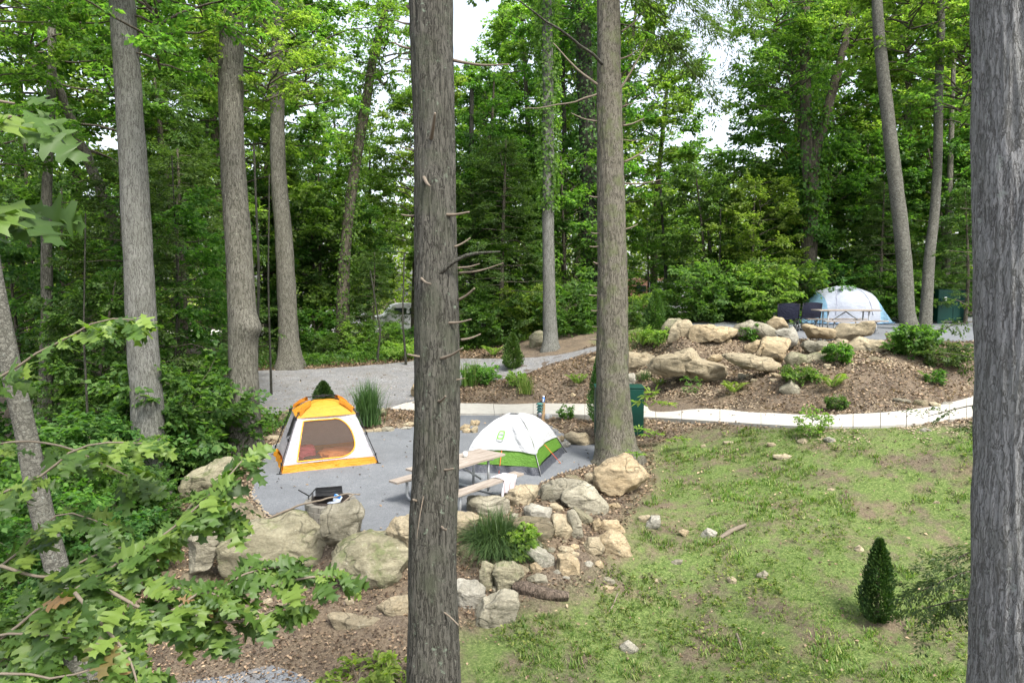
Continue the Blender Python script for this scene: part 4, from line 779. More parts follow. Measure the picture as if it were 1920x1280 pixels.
# far wood mass
def mass(name, specs, L, wd, n, mt, label, seed=5):
    r_ = np.random.default_rng(seed); q = QB()
    for (x, D_, z0, z1, hw, k) in specs:
        c = at(x, 535, D_); m_ = int(n*k); u = r_.normal(0, .5, (m_, 3)); zc = r_.random(m_); P = np.stack([c.x+u[:,0]*hw, c.y+u[:,1]*4, g(c.x, c.y)+z0+(z1-z0)*zc+u[:,2]*.6], 1)
        cl = np.round(P*.55); P = P+.35*np.sin(P[:,[1, 2, 0]]*2.1+cl*1.7)
        A = r_.normal(0, 1, (m_, 3)); A[:,2] -= .4; q.add(leafquads(P, A, np.array([0, -.3, 1.])+r_.normal(0, .5, (m_, 3)), L*r_.uniform(.6, 1.3, m_), wd))
    me = q.mesh(name); me.materials.append(M[mt]); return tag(link(name, me), label, 'trees', None, 'stuff')
mass('far_wood', [(x, 74+8*math.sin(i*2.1), 0, (11 if 1260 < x < 1440 else 15+4*math.sin(i*1.3)), 5.5, 1) for i, x in enumerate(range(-100, 2100, 95))], .5, .36, 3000, 'leaf_y', 'pale green mass of distant trees seen through gaps of the wood')
# ------------------------------------------------------------------ small plants
def tuft(n, h, spread, wd, seed, arch=.6, segs=5, base=.08):
    r_ = np.random.default_rng(seed); V = []; F = []; 
    az = r_.uniform(0, 2*math.pi, n); L = h*r_.uniform(.55, 1.15, n); lean = r_.uniform(.1, 1, n)*spread; b0 = r_.normal(0, base, (n, 2))
    t = np.linspace(0, 1, segs+1); q = QB()
    d = np.stack([np.cos(az), np.sin(az)], 1)
    P = np.zeros((n, segs+1, 3)); P[:,:,0:2] = b0[:,None]+d[:,None]*(lean[:,None]*t**1.6)[...,None]; P[:,:,2] = L[:,None]*(t-arch*lean[:,None]*t**2.4)
    sd = np.stack([-d[:,1], d[:,0], np.zeros(n)], 1)[:,None]*(wd*(1-t**2)/2+.0005)[None,:,None]
    A = P-sd; B = P+sd; V = np.stack([A, B], 2).reshape(n, -1, 3); k = 2*(segs+1); f = np.array([(2*i, 2*i+1, 2*i+3, 2*i+2) for i in range(segs)])
    F = (f[None]+(np.arange(n)*k)[:,None,None]).reshape(-1, 4); return V.reshape(-1, 3), F
def plant_mesh(name, parts, mats):
    q = QB()
    for vf, m_ in parts: q.add(vf, m_)
    me = q.mesh(name)
    for mm in mats: me.materials.append(M[mm])
    return me
def grass_clump(px, py, n, h, spread, wd, label, mt='grass_cl', D=None, arch=.5, seed=1, base=.1):
    p, d = hit(px, py); o = link('grass_clump', plant_mesh('grass_clump', [(tuft(n, h, spread, wd, seed, arch, base=base), 0)], [mt]), None, None, p); return tag(o, label, 'ornamental grass')
grass_clump(690, 797, 700, 1.35, .7, .02, 'tall feathery grass clump beside the yellow tent', 'grass_cl', arch=.45, seed=1, base=.14)
grass_clump(928, 1035, 1700, .85, .95, .013, 'big dark green grass clump drooping over the rocks', 'grass_cl', arch=1.0, seed=2, base=.12)
grass_clump(882, 722, 300, .95, .4, .02, 'tall grass clump just right of the dark pine trunk above the path', 'grass', arch=.3, seed=3, base=.2)
grass_clump(987, 738, 160, .6, .3, .016, 'small upright grass tuft on the slope above the path', 'grass', arch=.3, seed=4)
grass_clump(1210, 712, 140, .35, .25, .014, 'dark green grass tuft beside the tan rock above the locker', 'grass_cl', seed=5)
grass_clump(1222, 640, 500, .5, .7, .02, 'bright grass patch at the foot of the conical evergreen', 'grass', seed=6, base=.5)
def arbor(px, py, toppy, wpx, label, mt='thuja', D=None, n=5200):
    p, d = hit(px, py)
    if D: q = at(px, py, D); p = q; d = D
    h = (py-toppy)*d/1280*1.03; R = wpx*d/2560*1.3; r_ = np.random.default_rng(int(px)); u = r_.random(n)**.85; a = r_.uniform(0, 2*math.pi, n)
    prof = np.clip(np.minimum(1, (u*5+.35))*(1-u**1.8)**.75, .02, 1); rr = R*prof*(1+.16*np.sin(a*3+u*9+px)+.1*np.sin(a*7-u*14))*r_.uniform(.55, 1.1, n)*(1+.16*np.sin(a*5+u*31+px)*np.sin(u*47+a*2))
    P = np.stack([rr*np.cos(a), rr*np.sin(a), u*h], 1); o = np.stack([np.cos(a), np.sin(a), np.zeros(n)], 1); A = o*.55+r_.normal(0, .35, (n, 3)); A[:,2] += .9
    s = max(.03, R*.16); N = np.stack([-np.sin(a), np.cos(a), np.zeros(n)], 1)+r_.normal(0, .6, (n, 3))
    root = empty('arborvitae', p, label, 'conifer', 'small columnar conifers')
    link('foliage', plant_mesh('foliage', [(leafquads(P, A, N, s*1.5*r_.uniform(.7, 1.3, n), s*.6), 0)], [mt]), None, root)
    MB().tube([(0, 0, -.1), (0, 0, h*.85)], [R*.12+.01, .006], 8).build('stem', M['bark_far'], root); return root
arbor(1643, 1168, 1015, 43, 'dark little conifer standing alone on the lawn', 'thuja_d', n=7000)
arbor(1227, 632, 552, 30, 'small conical evergreen at the left end of the boulder bank')
arbor(961, 692, 628, 27, 'small rounded evergreen on the slope just above the dark pine rocks')
arbor(607, 762, 718, 30, 'dark evergreen showing over the roof of the yellow tent', 'thuja_d')
arbor(1120, 792, 672, 26, 'narrow columnar evergreen half behind the brown pine and green locker')
def bush(px, py, h, R, label, mt='leaf', n=16, tw=6, nl=14, L=.05, wd=.035, D=None, cat='shrub', name='low_shrub', up=.8, seed=0):
    p, d = hit(px, py); me = crown_mesh('foliage', int(px+seed), .02, h, R, n, tw, nl, L, wd, 'full', up, (R*.3, R*.7), mats=(mt, 'twig'), limb_r=.006)
    return tag(link(name, me, None, None, p), label, cat)
bush(1062, 786, .34, .25, 'small round shrub between the path and the pad, right of the green tent', 'leaf', L=.05)
bush(1522, 815, .5, .36, 'twiggy light green shrub overlapping the near edge of the path', 'leaf_y', L=.05)
bush(1568, 768, .28, .24, 'dark dense little shrub on the far edge of the path', 'leaf_d', 22, L=.045)
bush(1295, 738, .5, .26, 'thin grey-green shrub on the bare slope left of the fern', 'leaf', 14, 5, 10, .04, .02)
bush(1712, 664, .65, .62, 'big leafy bush at the feet of the leaning spotted trunk', 'leaf', 30, 10, 18, .09, .06)
bush(1770, 686, .5, .55, 'loose leafy bush below the upper locker', 'hemlock', 26, 8, 20, .08, .035)
bush(905, 718, .55, .6, 'mixed green bush behind the tall grass clump above the path', 'leaf', 26, 9, 16, .07, .05)
bush(970, 722, .4, .4, 'yellow-green low bush left of the small upright tuft', 'leaf_y', 20, 8, 14, .06, .04)
bush(1405, 640, .45, .35, 'weedy plants growing on the grey boulder of the bank', 'leaf', 20, 8, 14, .07, .05)
bush(1572, 682, .45, .35, 'leafy weeds beside the pointed slab on the bank', 'leaf', 20, 8, 14, .08, .05)
bush(1500, 712, .25, .5, 'low green weeds in front of the mossy boulder', 'leaf', 20, 8, 14, .07, .05, up=.3)
bush(980, 1045, .45, .24, 'bright leafy weed growing out of the right side of the big grass clump', 'leaf_y', 20, 7, 12, .085, .055)
bush(1755, 722, .3, .25, 'small lone seedling on the slope at the right', 'leaf', 14, 6, 12, .06, .03)
bush(672, 1290, .22, .5, 'bright leafy plants at the bottom edge left of the dark pine trunk', 'leaf_y', 12, 4, 9, .10, .06, up=.5)
bush(748, 1290, .34, .26, 'bright leafy weed touching the left side of the dark pine trunk at the bottom', 'leaf_y', 10, 4, 8, .10, .06)
bush(1235, 640, .35, .7, 'fresh green weeds in front of the conical evergreen', 'leaf_y', 26, 8, 16, .08, .05, up=.4)
bush(770, 668, .5, 1.3, 'yellow-green undergrowth spilling over the driveway edge left of the dark pine trunk', 'leaf_y', 40, 9, 16, .1, .065, up=.4)
bush(700, 668, .5, 1.2, 'green undergrowth along the driveway edge right of the curved trunk', 'leaf', 40, 9, 16, .1, .065, up=.4)
bush(590, 682, .35, .5, 'seedlings at the foot of the flared trunk', 'leaf', 20, 8, 12, .09, .06, up=.4)
def fern(px, py, n, L, label, seed=0):
    p, d = hit(px, py); r_ = np.random.default_rng(seed+int(px)); q = QB()
    for i in range(n):
        a = i*2.4+r_.normal(0, .3); d_ = np.array([math.cos(a), math.sin(a), 0]); l = L*r_.uniform(.7, 1.1); k = 22; t = np.linspace(.12, 1, k)
        P = d_*(l*.8*t)[:,None]+np.array([0, 0, 1.])*(l*(1.45*t-.85*t*t))[:,None]; s_ = np.array([-d_[1], d_[0], 0]); w_ = l*.32*np.sin(np.pi*np.clip(t*.9+.08, 0, 1))
        for sg_ in (-1, 1): q.add(leafquads(P, s_*sg_+d_*.35+np.array([0, 0, -.1]), np.array([0, 0, 1.])+0*P, w_, l*.045, .05), 0)
    me = q.mesh('fern'); me.materials.append(M['fern']); return tag(link('fern', me, None, None, p), label, 'fern', 'ferns on the bank')
fern(1082, 722, 9, .55, 'fern left of the brown pine on the bare slope')
fern(1375, 738, 9, .5, 'bright fern below the overhanging slab')
fern(1560, 728, 9, .55, 'fern right of the grey wedge-shaped stone')
fern(1235, 726, 7, .4, 'small fern right of the brown pine above the locker')
fern(1745, 716, 6, .4, 'pale fern at the far right of the slope')
fern(1565, 672, 8, .5, 'fern between the green-grey boulder and the pointed slab')
fern(925, 668, 10, .7, 'pale ferns at the wood edge right of the dark pine trunk')
# sapling with drooping compound leaves by the locker
def compound(root, b0, tips, Ls=.16, mt='leaf_y', k=9):
    q = QB()
    for (c, d_) in tips:
        r_ = rg
        for i in range(k):
            a = i*2.4; v = np.array([math.cos(a), math.sin(a), -.15]); v = v*.8+np.array(d_)*.5; q.add(leafquads(np.array([tuple(Vector(c)-b0)]), v[None], np.array([[0, 0, 1.]])+r_.normal(0, .15, (1, 3)), Ls*r_.uniform(.8, 1.2), Ls*.36, .1))
            q.add(leafquads(np.array([tuple(Vector(c)-b0)])+v*Ls*.55, v[None]+r_.normal(0, .3, (1, 3)), np.array([[0, 0, 1.]])+r_.normal(0, .15, (1, 3)), Ls*r_.uniform(.8, 1.2), Ls*.36, .1))
    me = q.mesh('leaves'); me.materials.append(M[mt]); link('leaves', me, None, root)
p, d = hit(1232, 830); d2 = d; s1 = empty('sapling', p, 'thin sapling with bright drooping leaves right of the green locker', 'sapling')
limb(s1, p, [p, at(1230, 790, d2), at(1228, 762, d2)], [.008, .007, .004]); 
compound(s1, p, [(at(1212, 742, d2), (0, 0, .2)), (at(1232, 752, d2), (1, 0, 0)), (at(1222, 735, d2), (0, 0, .4)), (at(1202, 752, d2), (-1, 0, 0)), (at(1250, 755, d2), (1, 0, 0))], .2)
for i, (x, y, yb, lb) in enumerate([(1196, 804, 838, 'bright low seedling in front of the green locker'), (1222, 812, 842, 'bright seedling at the foot of the thin sapling'), (1272, 822, 850, 'bright seedling on the grass right of the thin sapling'), (1186, 850, 885, 'small ivy-like seedling on the mossy pine foot')]):
    p, d = hit(x, yb); s2 = empty('sapling', p, lb, 'seedling', 'seedlings near the brown pine'); limb(s2, p, [p, at(x-1, (y+yb)/2, d), at(x, y, d)], [.005, .004, .003], n=5)
    compound(s2, p, [(at(x-10, y+2, d), (-1, 0, 0)), (at(x+10, y, d), (1, 0, 0)), (at(x, y-2, d), (0, 0, .3))], .13)
# ------------------------------------------------------------------ ground litter, grass and stone chips (uncountable)
def scatter(n, xr, yr, ok, seed):
    r_ = np.random.default_rng(seed); X = r_.uniform(*xr, n); Y = yr[0]+(yr[1]-yr[0])*r_.random(n)**1.25
    k = ok(X, Y); X = X[k]; Y = Y[k]; return X, Y, gz(X, Y), r_
allp = lambda X, Y: np.minimum(np.minimum(sdist(X, Y, PAD), sdist(X, Y, UP)), np.minimum(sdist(X, Y, DRIVE), sdist(X, Y, PATH)))
nzv = lambda X, Y, f, o=0: np.array([noise.noise(Vector((x*f+o, y*f, 3.3))) for x, y in zip(X, Y)])
def okl(X, Y):
    d = allp(X, Y); la = sdist(X, Y, LAWN); r_ = np.random.random(len(X)); return ((d > .03) | (r_ < .012)) & (r_ < np.where(la < .2, .07, 1.)) & ((X < 0) | (Y < 27))
X, Y, Z, r_ = scatter(230000, (-13, 14), (6, 34), okl, 1)
n = len(X); A = r_.normal(0, 1, (n, 3)); A[:,2] *= .25; s = r_.uniform(.5, 1.3, n)*np.clip(.035+.0022*Y, .04, .1)
q = QB(); q.add(leafquads(np.stack([X, Y, Z+.02+r_.random(n)*.02+.025*(sdist(X, Y, PATH) < 0)], 1), A, np.array([0, 0, 1.])+r_.normal(0, .45, (n, 3)), s, s*.55, .2)); me = q.mesh('leaf_litter'); me.materials.append(M['litter'])
tag(link('leaf_litter', me), 'dry brown fallen leaves covering the bare soil', 'leaf litter', None, 'stuff')
def okg(X, Y):
    d = allp(X, Y); la = np.minimum(sdist(X, Y, LAWN), sdist(X, Y, VERGE)); nz_ = nzv(X, Y, .9)+.6*nzv(X, Y, 2.6, 5)
    return (d > .06) & (la < .35*nz_) & (nz_ > -.18+.35*np.random.random(len(X))-.2)
X, Y, Z, r_ = scatter(52000, (-1.5, 14), (6, 30), okg, 2)
q = QB(); tV, tF = tuft(7, 1., .7, .13, 8, .4, 2, .25); nV = len(tV)
sc = (r_.uniform(.03, .085, len(X))*(1+.8*(nzv(X, Y, 1.3, 9) > .15)))[:,None,None]; an = r_.uniform(0, 6.28, len(X)); c_, s_ = np.cos(an), np.sin(an)
R_ = np.zeros((len(X), 3, 3)); R_[:,0,0] = c_; R_[:,0,1] = -s_; R_[:,1,0] = s_; R_[:,1,1] = c_; R_[:,2,2] = 1
VV = np.einsum('nij,vj->nvi', R_, tV)*sc+np.stack([X, Y, Z], 1)[:,None]
FF = (tF[None]+(np.arange(len(X))*nV)[:,None,None]).reshape(-1, 4); me = npmesh('grass', VV.reshape(-1, 3), FF, 4); me.materials.append(M['grass'])
tag(link('grass', me), 'short patchy green grass on the sloping lawn', 'grass', None, 'stuff')
def okq(X, Y): nz_ = nzv(X, Y, .8, 4)+.5*nzv(X, Y, 2.2, 8); return (allp(X, Y) > .1) & (sdist(X, Y, LAWN) < .2) & (nz_ > .22)
X, Y, Z, r_ = scatter(16000, (-1.5, 14), (6, 20), okq, 12); k = len(X); dd = r_.normal(0, 1, (k, 3)); dd[:,2] = np.abs(dd[:,2])+.4
q = QB(); q.add(spray(r_, np.stack([X, Y, Z+.01], 1), dd, r_.uniform(.05, .13, k), 7, .045, .028, .5)); me = q.mesh('lawn_weeds'); me.materials.append(M['grass']); tag(link('lawn_weeds', me), 'bright low weeds growing in patches on the lawn', 'weeds', None, 'stuff')
# stone chips along the pad edges
def chips(name, n, xr, yr, ok, seed, s0, s1, label, mt):
    X, Y, Z, r_ = scatter(n, xr, yr, ok, seed); k = len(X); base = np.array([(1, 0, 0), (0, 1, 0), (-1, 0, 0), (0, -1, 0), (.3, .2, .7), (-.3, -.1, .6)], float)
    sc = r_.uniform(s0, s1, k)[:,None,None]*r_.uniform(.5, 1.2, (k, 6, 3)); V = base[None]*sc; an = r_.uniform(0, 6.28, k); c_, s_ = np.cos(an), np.sin(an); x = V[:,:,0]*c_[:,None]-V[:,:,1]*s_[:,None]; y = V[:,:,0]*s_[:,None]+V[:,:,1]*c_[:,None]
    V = np.stack([x+X[:,None], y+Y[:,None], V[:,:,2]+Z[:,None]+.01], -1).reshape(-1, 3); f = np.array([(0, 1, 5, 4), (1, 2, 5, 5), (2, 3, 4, 5), (3, 0, 4, 4)])
    f = np.array([(0, 1, 4), (1, 5, 4), (1, 2, 5), (2, 3, 5), (3, 4, 5), (3, 0, 4)]); F = (f[None]+(np.arange(k)*6)[:,None,None]).reshape(-1, 3); me = npmesh(name, V, F, 3); me.materials.append(M[mt]); tag(link(name, me), label, 'stone chips', None, 'stuff')
def okc(X, Y): d = sdist(X, Y, PAD); return (d > -.05) & (d < .5) & (np.random.random(len(X)) < (1-d/.5)*(.45+.55*(nzv(X, Y, 1.1) > -.05)))
chips('stone_chips', 26000, (-8, 4), (10, 20), okc, 4, .012, .042, 'pale tan stone chips scattered round the gravel pad', 'chips')
def okc2(X, Y): d = sdist(X, Y, PATH); return (d > .02) & (d < .9) & (X > 3.5) & (np.random.random(len(X)) < (1-d/.9)) & (nzv(X, Y, .6) > -.1)
chips('path_chips', 24000, (3, 12), (11, 22), okc2, 6, .012, .035, 'pale tan chips strewn along both edges of the concrete path', 'chips')
def okc3(X, Y): d = sdist(X, Y, UP); return (d > -.1) & (d < 3.2) & (Y < 25) & (sdist(X, Y, PATH) > .3) & (np.random.random(len(X)) < .5)
chips('bank_chips', 16000, (3, 13), (14, 25), okc3, 7, .02, .06, 'pale rock chips and debris between the boulders of the bank', 'chips')
np.random.seed(4)
# fine trailing weeds at the wood edge
def okw(X, Y): d = allp(X, Y); z = np.minimum(sdist(X, Y, DRIVE), 99); return (d > .25) & (nzv(X, Y, .7) > -.15)
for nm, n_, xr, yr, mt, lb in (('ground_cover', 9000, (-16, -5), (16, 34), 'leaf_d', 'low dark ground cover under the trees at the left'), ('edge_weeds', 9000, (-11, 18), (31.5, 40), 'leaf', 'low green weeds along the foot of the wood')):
    X, Y, Z, r_ = scatter(n_, xr, yr, okw if nm == 'edge_weeds' else (lambda X, Y: (allp(X, Y) > .5)), 9); k = len(X); T0 = np.stack([X, Y, Z+.02], 1); q = QB(); dd = r_.normal(0, 1, (k, 3)); dd[:,2] = np.abs(dd[:,2])+.5
    q.add(spray(r_, T0, dd, r_.uniform(.15, .5, k), 6, .11, .075, .4)); me = q.mesh(nm); me.materials.append(M[mt]); tag(link(nm, me), lb, 'weeds', None, 'stuff')
# ------------------------------------------------------------------ foreground oak boughs
half = [(0, .0), (.06, .02), (.16, .07), (.20, .17), (.25, .07), (.36, .10), (.42, .30), (.48, .33), (.50, .13), (.60, .15), (.68, .33), (.74, .30), (.74, .12), (.83, .12), (.90, .19), (.92, .07), (1.0, .0)]
def oakleaves(P, A, N, L):
    """lobed leaves as quads from the midrib to the outline on either side"""
    A = unit(A); Sd = unit(np.cross(A, N)); N = np.cross(Sd, A); t = np.array([h_[0] for h_ in half]); w_ = np.array([h_[1] for h_ in half]); k = len(P); m_ = len(t)
    L = L[:,None,None]; mid = P[:,None]+A[:,None]*t[None,:,None]*L-N[:,None]*(t**2*.18)[None,:,None]*L
    out = []
    for sg_ in (-1, 1): out.append(mid+Sd[:,None]*(sg_*w_)[None,:,None]*L+A[:,None]*(.10*w_)[None,:,None]*L+N[:,None]*(.22*w_*np.sin(t*20+sg_)-.1*w_)[None,:,None]*L)
    V = np.concatenate([mid]+out, 1); f = []
    for i in range(m_-1): f += [(i, i+1, m_+i+1, m_+i), (i+1, i, 2*m_+i, 2*m_+i+1)]
    f = np.array(f); F = (f[None]+(np.arange(k)*3*m_)[:,None,None]).reshape(-1, 4); return V.reshape(-1, 3), F
pO = at(-420, 1200, 3.4); bOk = Vector((pO.x, pO.y, g(pO.x, pO.y)))
oak = empty('oak_tree', bOk, 'young oak reaching in from the left edge with big lobed leaves on pale twigs', 'tree')
link('trunk', trunk_mesh('trunk', [Vector((0, 0, -.3)), Vector((0, 0, 0)), Vector((.05, 0, 3)), Vector((-.1, .1, 7))], [.16, .13, .1, .06], 16, 40, .006, 14), M['bark_b'], oak)
r_ = np.random.default_rng(12)
BR = [  # (polyline of px,py ; depth start,end ; leaf cluster spacing)
 ([(-200,760),(0,705),(60,665),(120,635),(190,600),(250,600)], 2.9, 2.9, 10),
 ([(-200,1000),(60,900),(130,850),(200,830),(280,830)], 3.0, 3.0, 12),
 ([(-200,900),(0,830),(110,835),(200,870),(260,900)], 3.2, 3.2, 10),
 ([(-200,1300),(0,1200),(60,1150),(140,1110),(190,1105),(260,1085)], 2.7, 2.9, 12),
 ([(60,1160),(150,1100),(230,1050),(330,985),(420,900),(455,860)], 2.8, 3.1, 16),
 ([(260,1085),(330,1100),(400,1110),(460,1075),(540,1060)], 2.9, 3.1, 12),
 ([(400,1110),(480,1105),(560,1085),(610,1080),(628,1082)], 3.0, 3.05, 3),
 ([(140,1110),(200,1180),(240,1230),(260,1290)], 2.7, 2.6, 8),
 ([(-200,1150),(0,1060),(60,1010),(120,960),(200,985)], 3.1, 3.1, 10),
 ([(200,1105),(300,1150),(380,1110),(430,1130)], 2.8, 2.9, 8),
 ([(-200,1320),(0,1260),(100,1270),(180,1250)], 2.6, 2.6, 8),
 ([(330,985),(380,930),(430,960)], 3.1, 3.1, 5), ([(260,1085),(340,1150),(440,1165),(520,1140)], 2.9, 3.0, 8), ([(-200,1250),(0,1190),(150,1200),(230,1240)], 2.7, 2.8, 12), ([(0,1060),(90,1080),(180,1040),(290,1010)], 3.0, 3.1, 10),
 ([(-250,560),(-80,420),(0,390),(30,385)], 1.9, 1.8, 5),
 ([(-250,300),(-80,200),(0,185),(30,190)], 1.9, 1.8, 2),
 ([(-250,340),(-60,260),(0,225),(25,215)], 1.8, 1.7, 5)]
P_ = []; A_ = []; N_ = []; L_ = []
link_root = bOk+Vector((0, 0, 1.5))
for poly, D0, D1, k in BR:
    pts = [at(x, y, D0+(D1-D0)*i/(len(poly)-1)) for i, (x, y) in enumerate(poly)]
    if poly[0][0] <= -200: pts = [bOk+Vector((.03, 0, pts[0].z-bOk.z-.3)), *pts]
    limb(oak, bOk, pts, [.013 if poly[0][0] <= -200 else .008]+[.008-.006*i/len(pts) for i in range(1, len(pts))], 'twig', 'branch', 6, 26, .006)
    o, _ = smooth_path(pts, [1]*len(pts), 40); lo = 12 if poly[0][0] <= -200 else 6
    for i in list(r_.integers(lo, 39, int(k*2.2)))+[39]:
        c = np.array(o[i]); d = np.array(o[min(i+1, 39)])-np.array(o[max(i-1, 0)]); d /= np.linalg.norm(d)
        for j in range(int(r_.integers(3, 7)) if i < 39 else 7):
            a = r_.uniform(-1.7, 1.7); pr = np.cross(d, [0, 0, 1.]); v = d*math.cos(a)+pr*math.sin(a)+np.array([0, 0, r_.uniform(-.75, .12)])
            P_.append(c+v*.02+r_.normal(0, .015, 3)); A_.append(v); N_.append(np.array([0, -.35, 1.])+r_.normal(0, .35, 3)); L_.append(r_.uniform(.07, .165)*(1.0 if D0 > 2.3 else 1.2))
q = QB(); q.add(oakleaves(np.array(P_)-np.array(bOk), np.array(A_), np.array(N_), np.array(L_))); me = q.mesh('leaves'); me.materials.append(M['oakleaf']); me.polygons.foreach_set('use_smooth', [True]*len(me.polygons)); link('leaves', me, None, oak)
# hemlock at the right, hidden trunk behind the oak
ph = at(1960, 1280, 5.2); bh = Vector((ph.x, ph.y, g(ph.x, ph.y))); hem = empty('hemlock_tree', bh, 'hemlock with feathery boughs reaching out from behind the huge oak', 'tree')
link('trunk', trunk_mesh('trunk', [Vector((0, 0, -.3)), Vector((0, 0, 0)), Vector((0, .1, 4)), Vector((0, .1, 8))], [.14, .11, .08, .04], 14, 30, .006, 14), M['bark_j'], hem)
def hb(lst, per, n, L, wd, tw, nm='bough'):
    sg = []
    for (x0, y0, x1, y1, D_, dd) in lst: a = at(x0, y0, D_); b = at(x1, y1, D_+dd); sg.append([Vector((bh.x, bh.y, a.z)), a, a.lerp(b, .5)+Vector((0, 0, .05)), b])
    needles(hem, bh, sg, nm, L=L, wd=wd, n=n, per=per, tw=tw)
hb([(1900,1060,1720,1110,5.0,-.2),(1900,1020,1770,1060,5.2,0),(1900,1130,1730,1140,4.8,-.3)], 34, 60, .03, .012, (.14, .3))
hb([(1900,700,1760,660,7,0),(1900,760,1740,780,6.6,0),(1900,640,1790,560,7.4,0),(1900,500,1780,470,7.6,0),(1900,600,1750,620,7.2,0),(1900,420,1800,390,7.6,0),(1900,820,1780,800,6.6,0)], 22, 44, .04, .016, (.15, .4))
# ------------------------------------------------------------------ tents
def fabric(name, col, trans=.35, wr=6, rough=.55, amt=.9):
    m = NM(name); co = m.coord(); c = m.mix(m.ramp(m.noise(co, 3, 6, .7), [(.35, (0,)*3), (.7, (.5,)*3)]), col, tuple(x*.78 for x in col))
    n = m.bump(m.noise(m.coord((1, 1, 2.5)), wr, 4, .55, 1.2), amt, .035); m.fin(c, n, rough); m.b.inputs['Specular IOR Level'].default_value = .35
    tr = m.n('ShaderNodeBsdfTranslucent'); m.l(c, tr.inputs[0]); mx = m.n('ShaderNodeMixShader'); mx.inputs[0].default_value = trans; m.l(m.b.outputs[0], mx.inputs[1]); m.l(tr.outputs[0], mx.inputs[2]); m.l(mx.outputs[0], m.out.inputs[0]); return m.mat
def netting(name, col, op):
    m = NM(name); m.fin(col, None, .8); t = m.n('ShaderNodeBsdfTransparent'); mx = m.n('ShaderNodeMixShader'); mx.inputs[0].default_value = op; m.l(t.outputs[0], mx.inputs[1]); m.l(m.b.outputs[0], mx.inputs[2]); m.l(mx.outputs[0], m.out.inputs[0]); return m.mat
F_white = fabric('tent_white', (.50, .50, .53)); F_fly = fabric('fly_white', (.50, .51, .52), .25); F_yel = fabric('tent_yellow', (.62, .27, .02), .3); F_yel2 = fabric('tent_yellow_top', (.62, .30, .03), .3); F_or = fabric('sleeve_orange', (.50, .18, .01), .2)
F_green = fabric('tent_green', (.11, .25, .03), .3, 12); F_tub = fabric('tent_tub_grey', (.055, .06, .072), .02, 12, .4, .9); F_blue = fabric('tent_blue', (.30, .52, .70), .3); F_lav = fabric('tent_pale', (.50, .54, .62), .3)
N_door = netting('door_mesh', (.085, .06, .045), .55); N_win = netting('window_mesh', (.012, .014, .014), .93)
Bk = plain('black_metal', (.015, .015, .016), .5); Trim = plain('orange_trim', (.85, .33, .02), .6)
def lerp(a, b, t): return a+(b-a)*t
class Dome:
    """four-sided tent: corners c0..c3 (xy, counter-clockwise seen from above), profile s(z)"""
    def __init__(s, C, prof, centre=None):
        s.C = [Vector((c[0], c[1], 0)) for c in C]; s.c = sum(s.C, Vector())/4; s.prof = prof
    def s_at(s, z):
        P = s.prof
        for i in range(len(P)-1):
            if z <= P[i+1][0]: t = (z-P[i][0])/(P[i+1][0]-P[i][0]+1e-9); return P[i][1]+(P[i+1][1]-P[i][1])*t
        return P[-1][1]
    def p(s, side, u, z, off=0, sag=.05):
        a = s.C[side]; b = s.C[(side+1) % 4]; k = s.s_at(z); q = lerp(a, b, u); q = s.c+(q-s.c)*k
        n = (a+b)/2-s.c; n.normalize(); q = q-n*(sag*4*u*(1-u)*k*(a-b).length*(1 if z > .02 else 0)); ra = (q-s.c).normalized(); q = q+ra*off*(1.2 if off > 0 else 1)
        return Vector((q.x, q.y, z))
def panel(D_, side, z0, z1, nu=24, nz=12, off=0, sag=.05, hole=None, hem=None, wr=.006, b=None):
    b = b or MB(); V = []; k = nu+1
    for j in range(nz+1):
        for i in range(nu+1):
            u = i/nu; zz0 = z0+(hem*4*u*(1-u) if hem else 0); z = zz0+(z1-zz0)*j/nz; p = D_.p(side, u, z, off, sag)
            n = noise.noise(Vector((p.x*5, p.y*5, p.z*9)))*wr+noise.noise(Vector((p.x*2+9, p.y*2, p.z*3+u*8)))*wr*1.5; V.append(p+Vector((n, n, 0)))
    F = []
    for j in range(nz):
        for i in range(nu):
            if hole and hole((i+.5)/nu, (j+.5)/nz): continue
            F.append((j*k+i, j*k+i+1, (j+1)*k+i+1, (j+1)*k+i))
    b.add(V, F, 0, True); return b
def local(root, o): o.location = -root.location; return o
# yellow and white tent
fl = onz(527, 889, 0); fr = onz(706, 869, 0); bl = onz(516, 853, 0); br = fr+bl-fl
root = empty('tent', (*((fl+br)/2).xy, 0.012), 'yellow and white dome tent with a mesh door and black poles', 'tent')
prof = [(0, 1), (.17, .955), (1.14, .62), (1.24, .50), (1.34, .36), (1.41, .2), (1.44, .03)]
Dm = Dome([fl, fr, br, bl], prof)
b = MB(); 
for s in range(4): panel(Dm, s, .0, .17, 30, 3, .004, .01, wr=.03, b=b)
local(root, b.build('skirt', F_yel, root))
def dshape(u, v):                                    # door outline in wall coordinates
    if v < .05 or v > .93 or u < .15-.03*v: return False
    if u < .60: return v < .93-.02*(u) and v > .05
    return ((u-.60)/.24)**2.2+abs((v-.49)/.44)**2.4 < 1
b = MB(); panel(Dm, 0, .17, 1.14, 72, 56, 0, .03, dshape, b=b)
for s in (1, 2): panel(Dm, s, .17, 1.14, 20, 12, 0, .03, b=b)
panel(Dm, 3, .17, 1.14, 30, 24, 0, .03, lambda u, v: .30 < u < .78 and .38 < v < .93 and v > .38+(u-.3)*.5, b=b)
local(root, b.build('wall', F_white, root))
b = MB(); panel(Dm, 0, .17, 1.14, 60, 44, -.006, .03, lambda u, v: not dshape(u, v) and not dshape(min(1, u+.01), v) , b=b, wr=0); local(root, b.build('mesh_door', N_door, root))
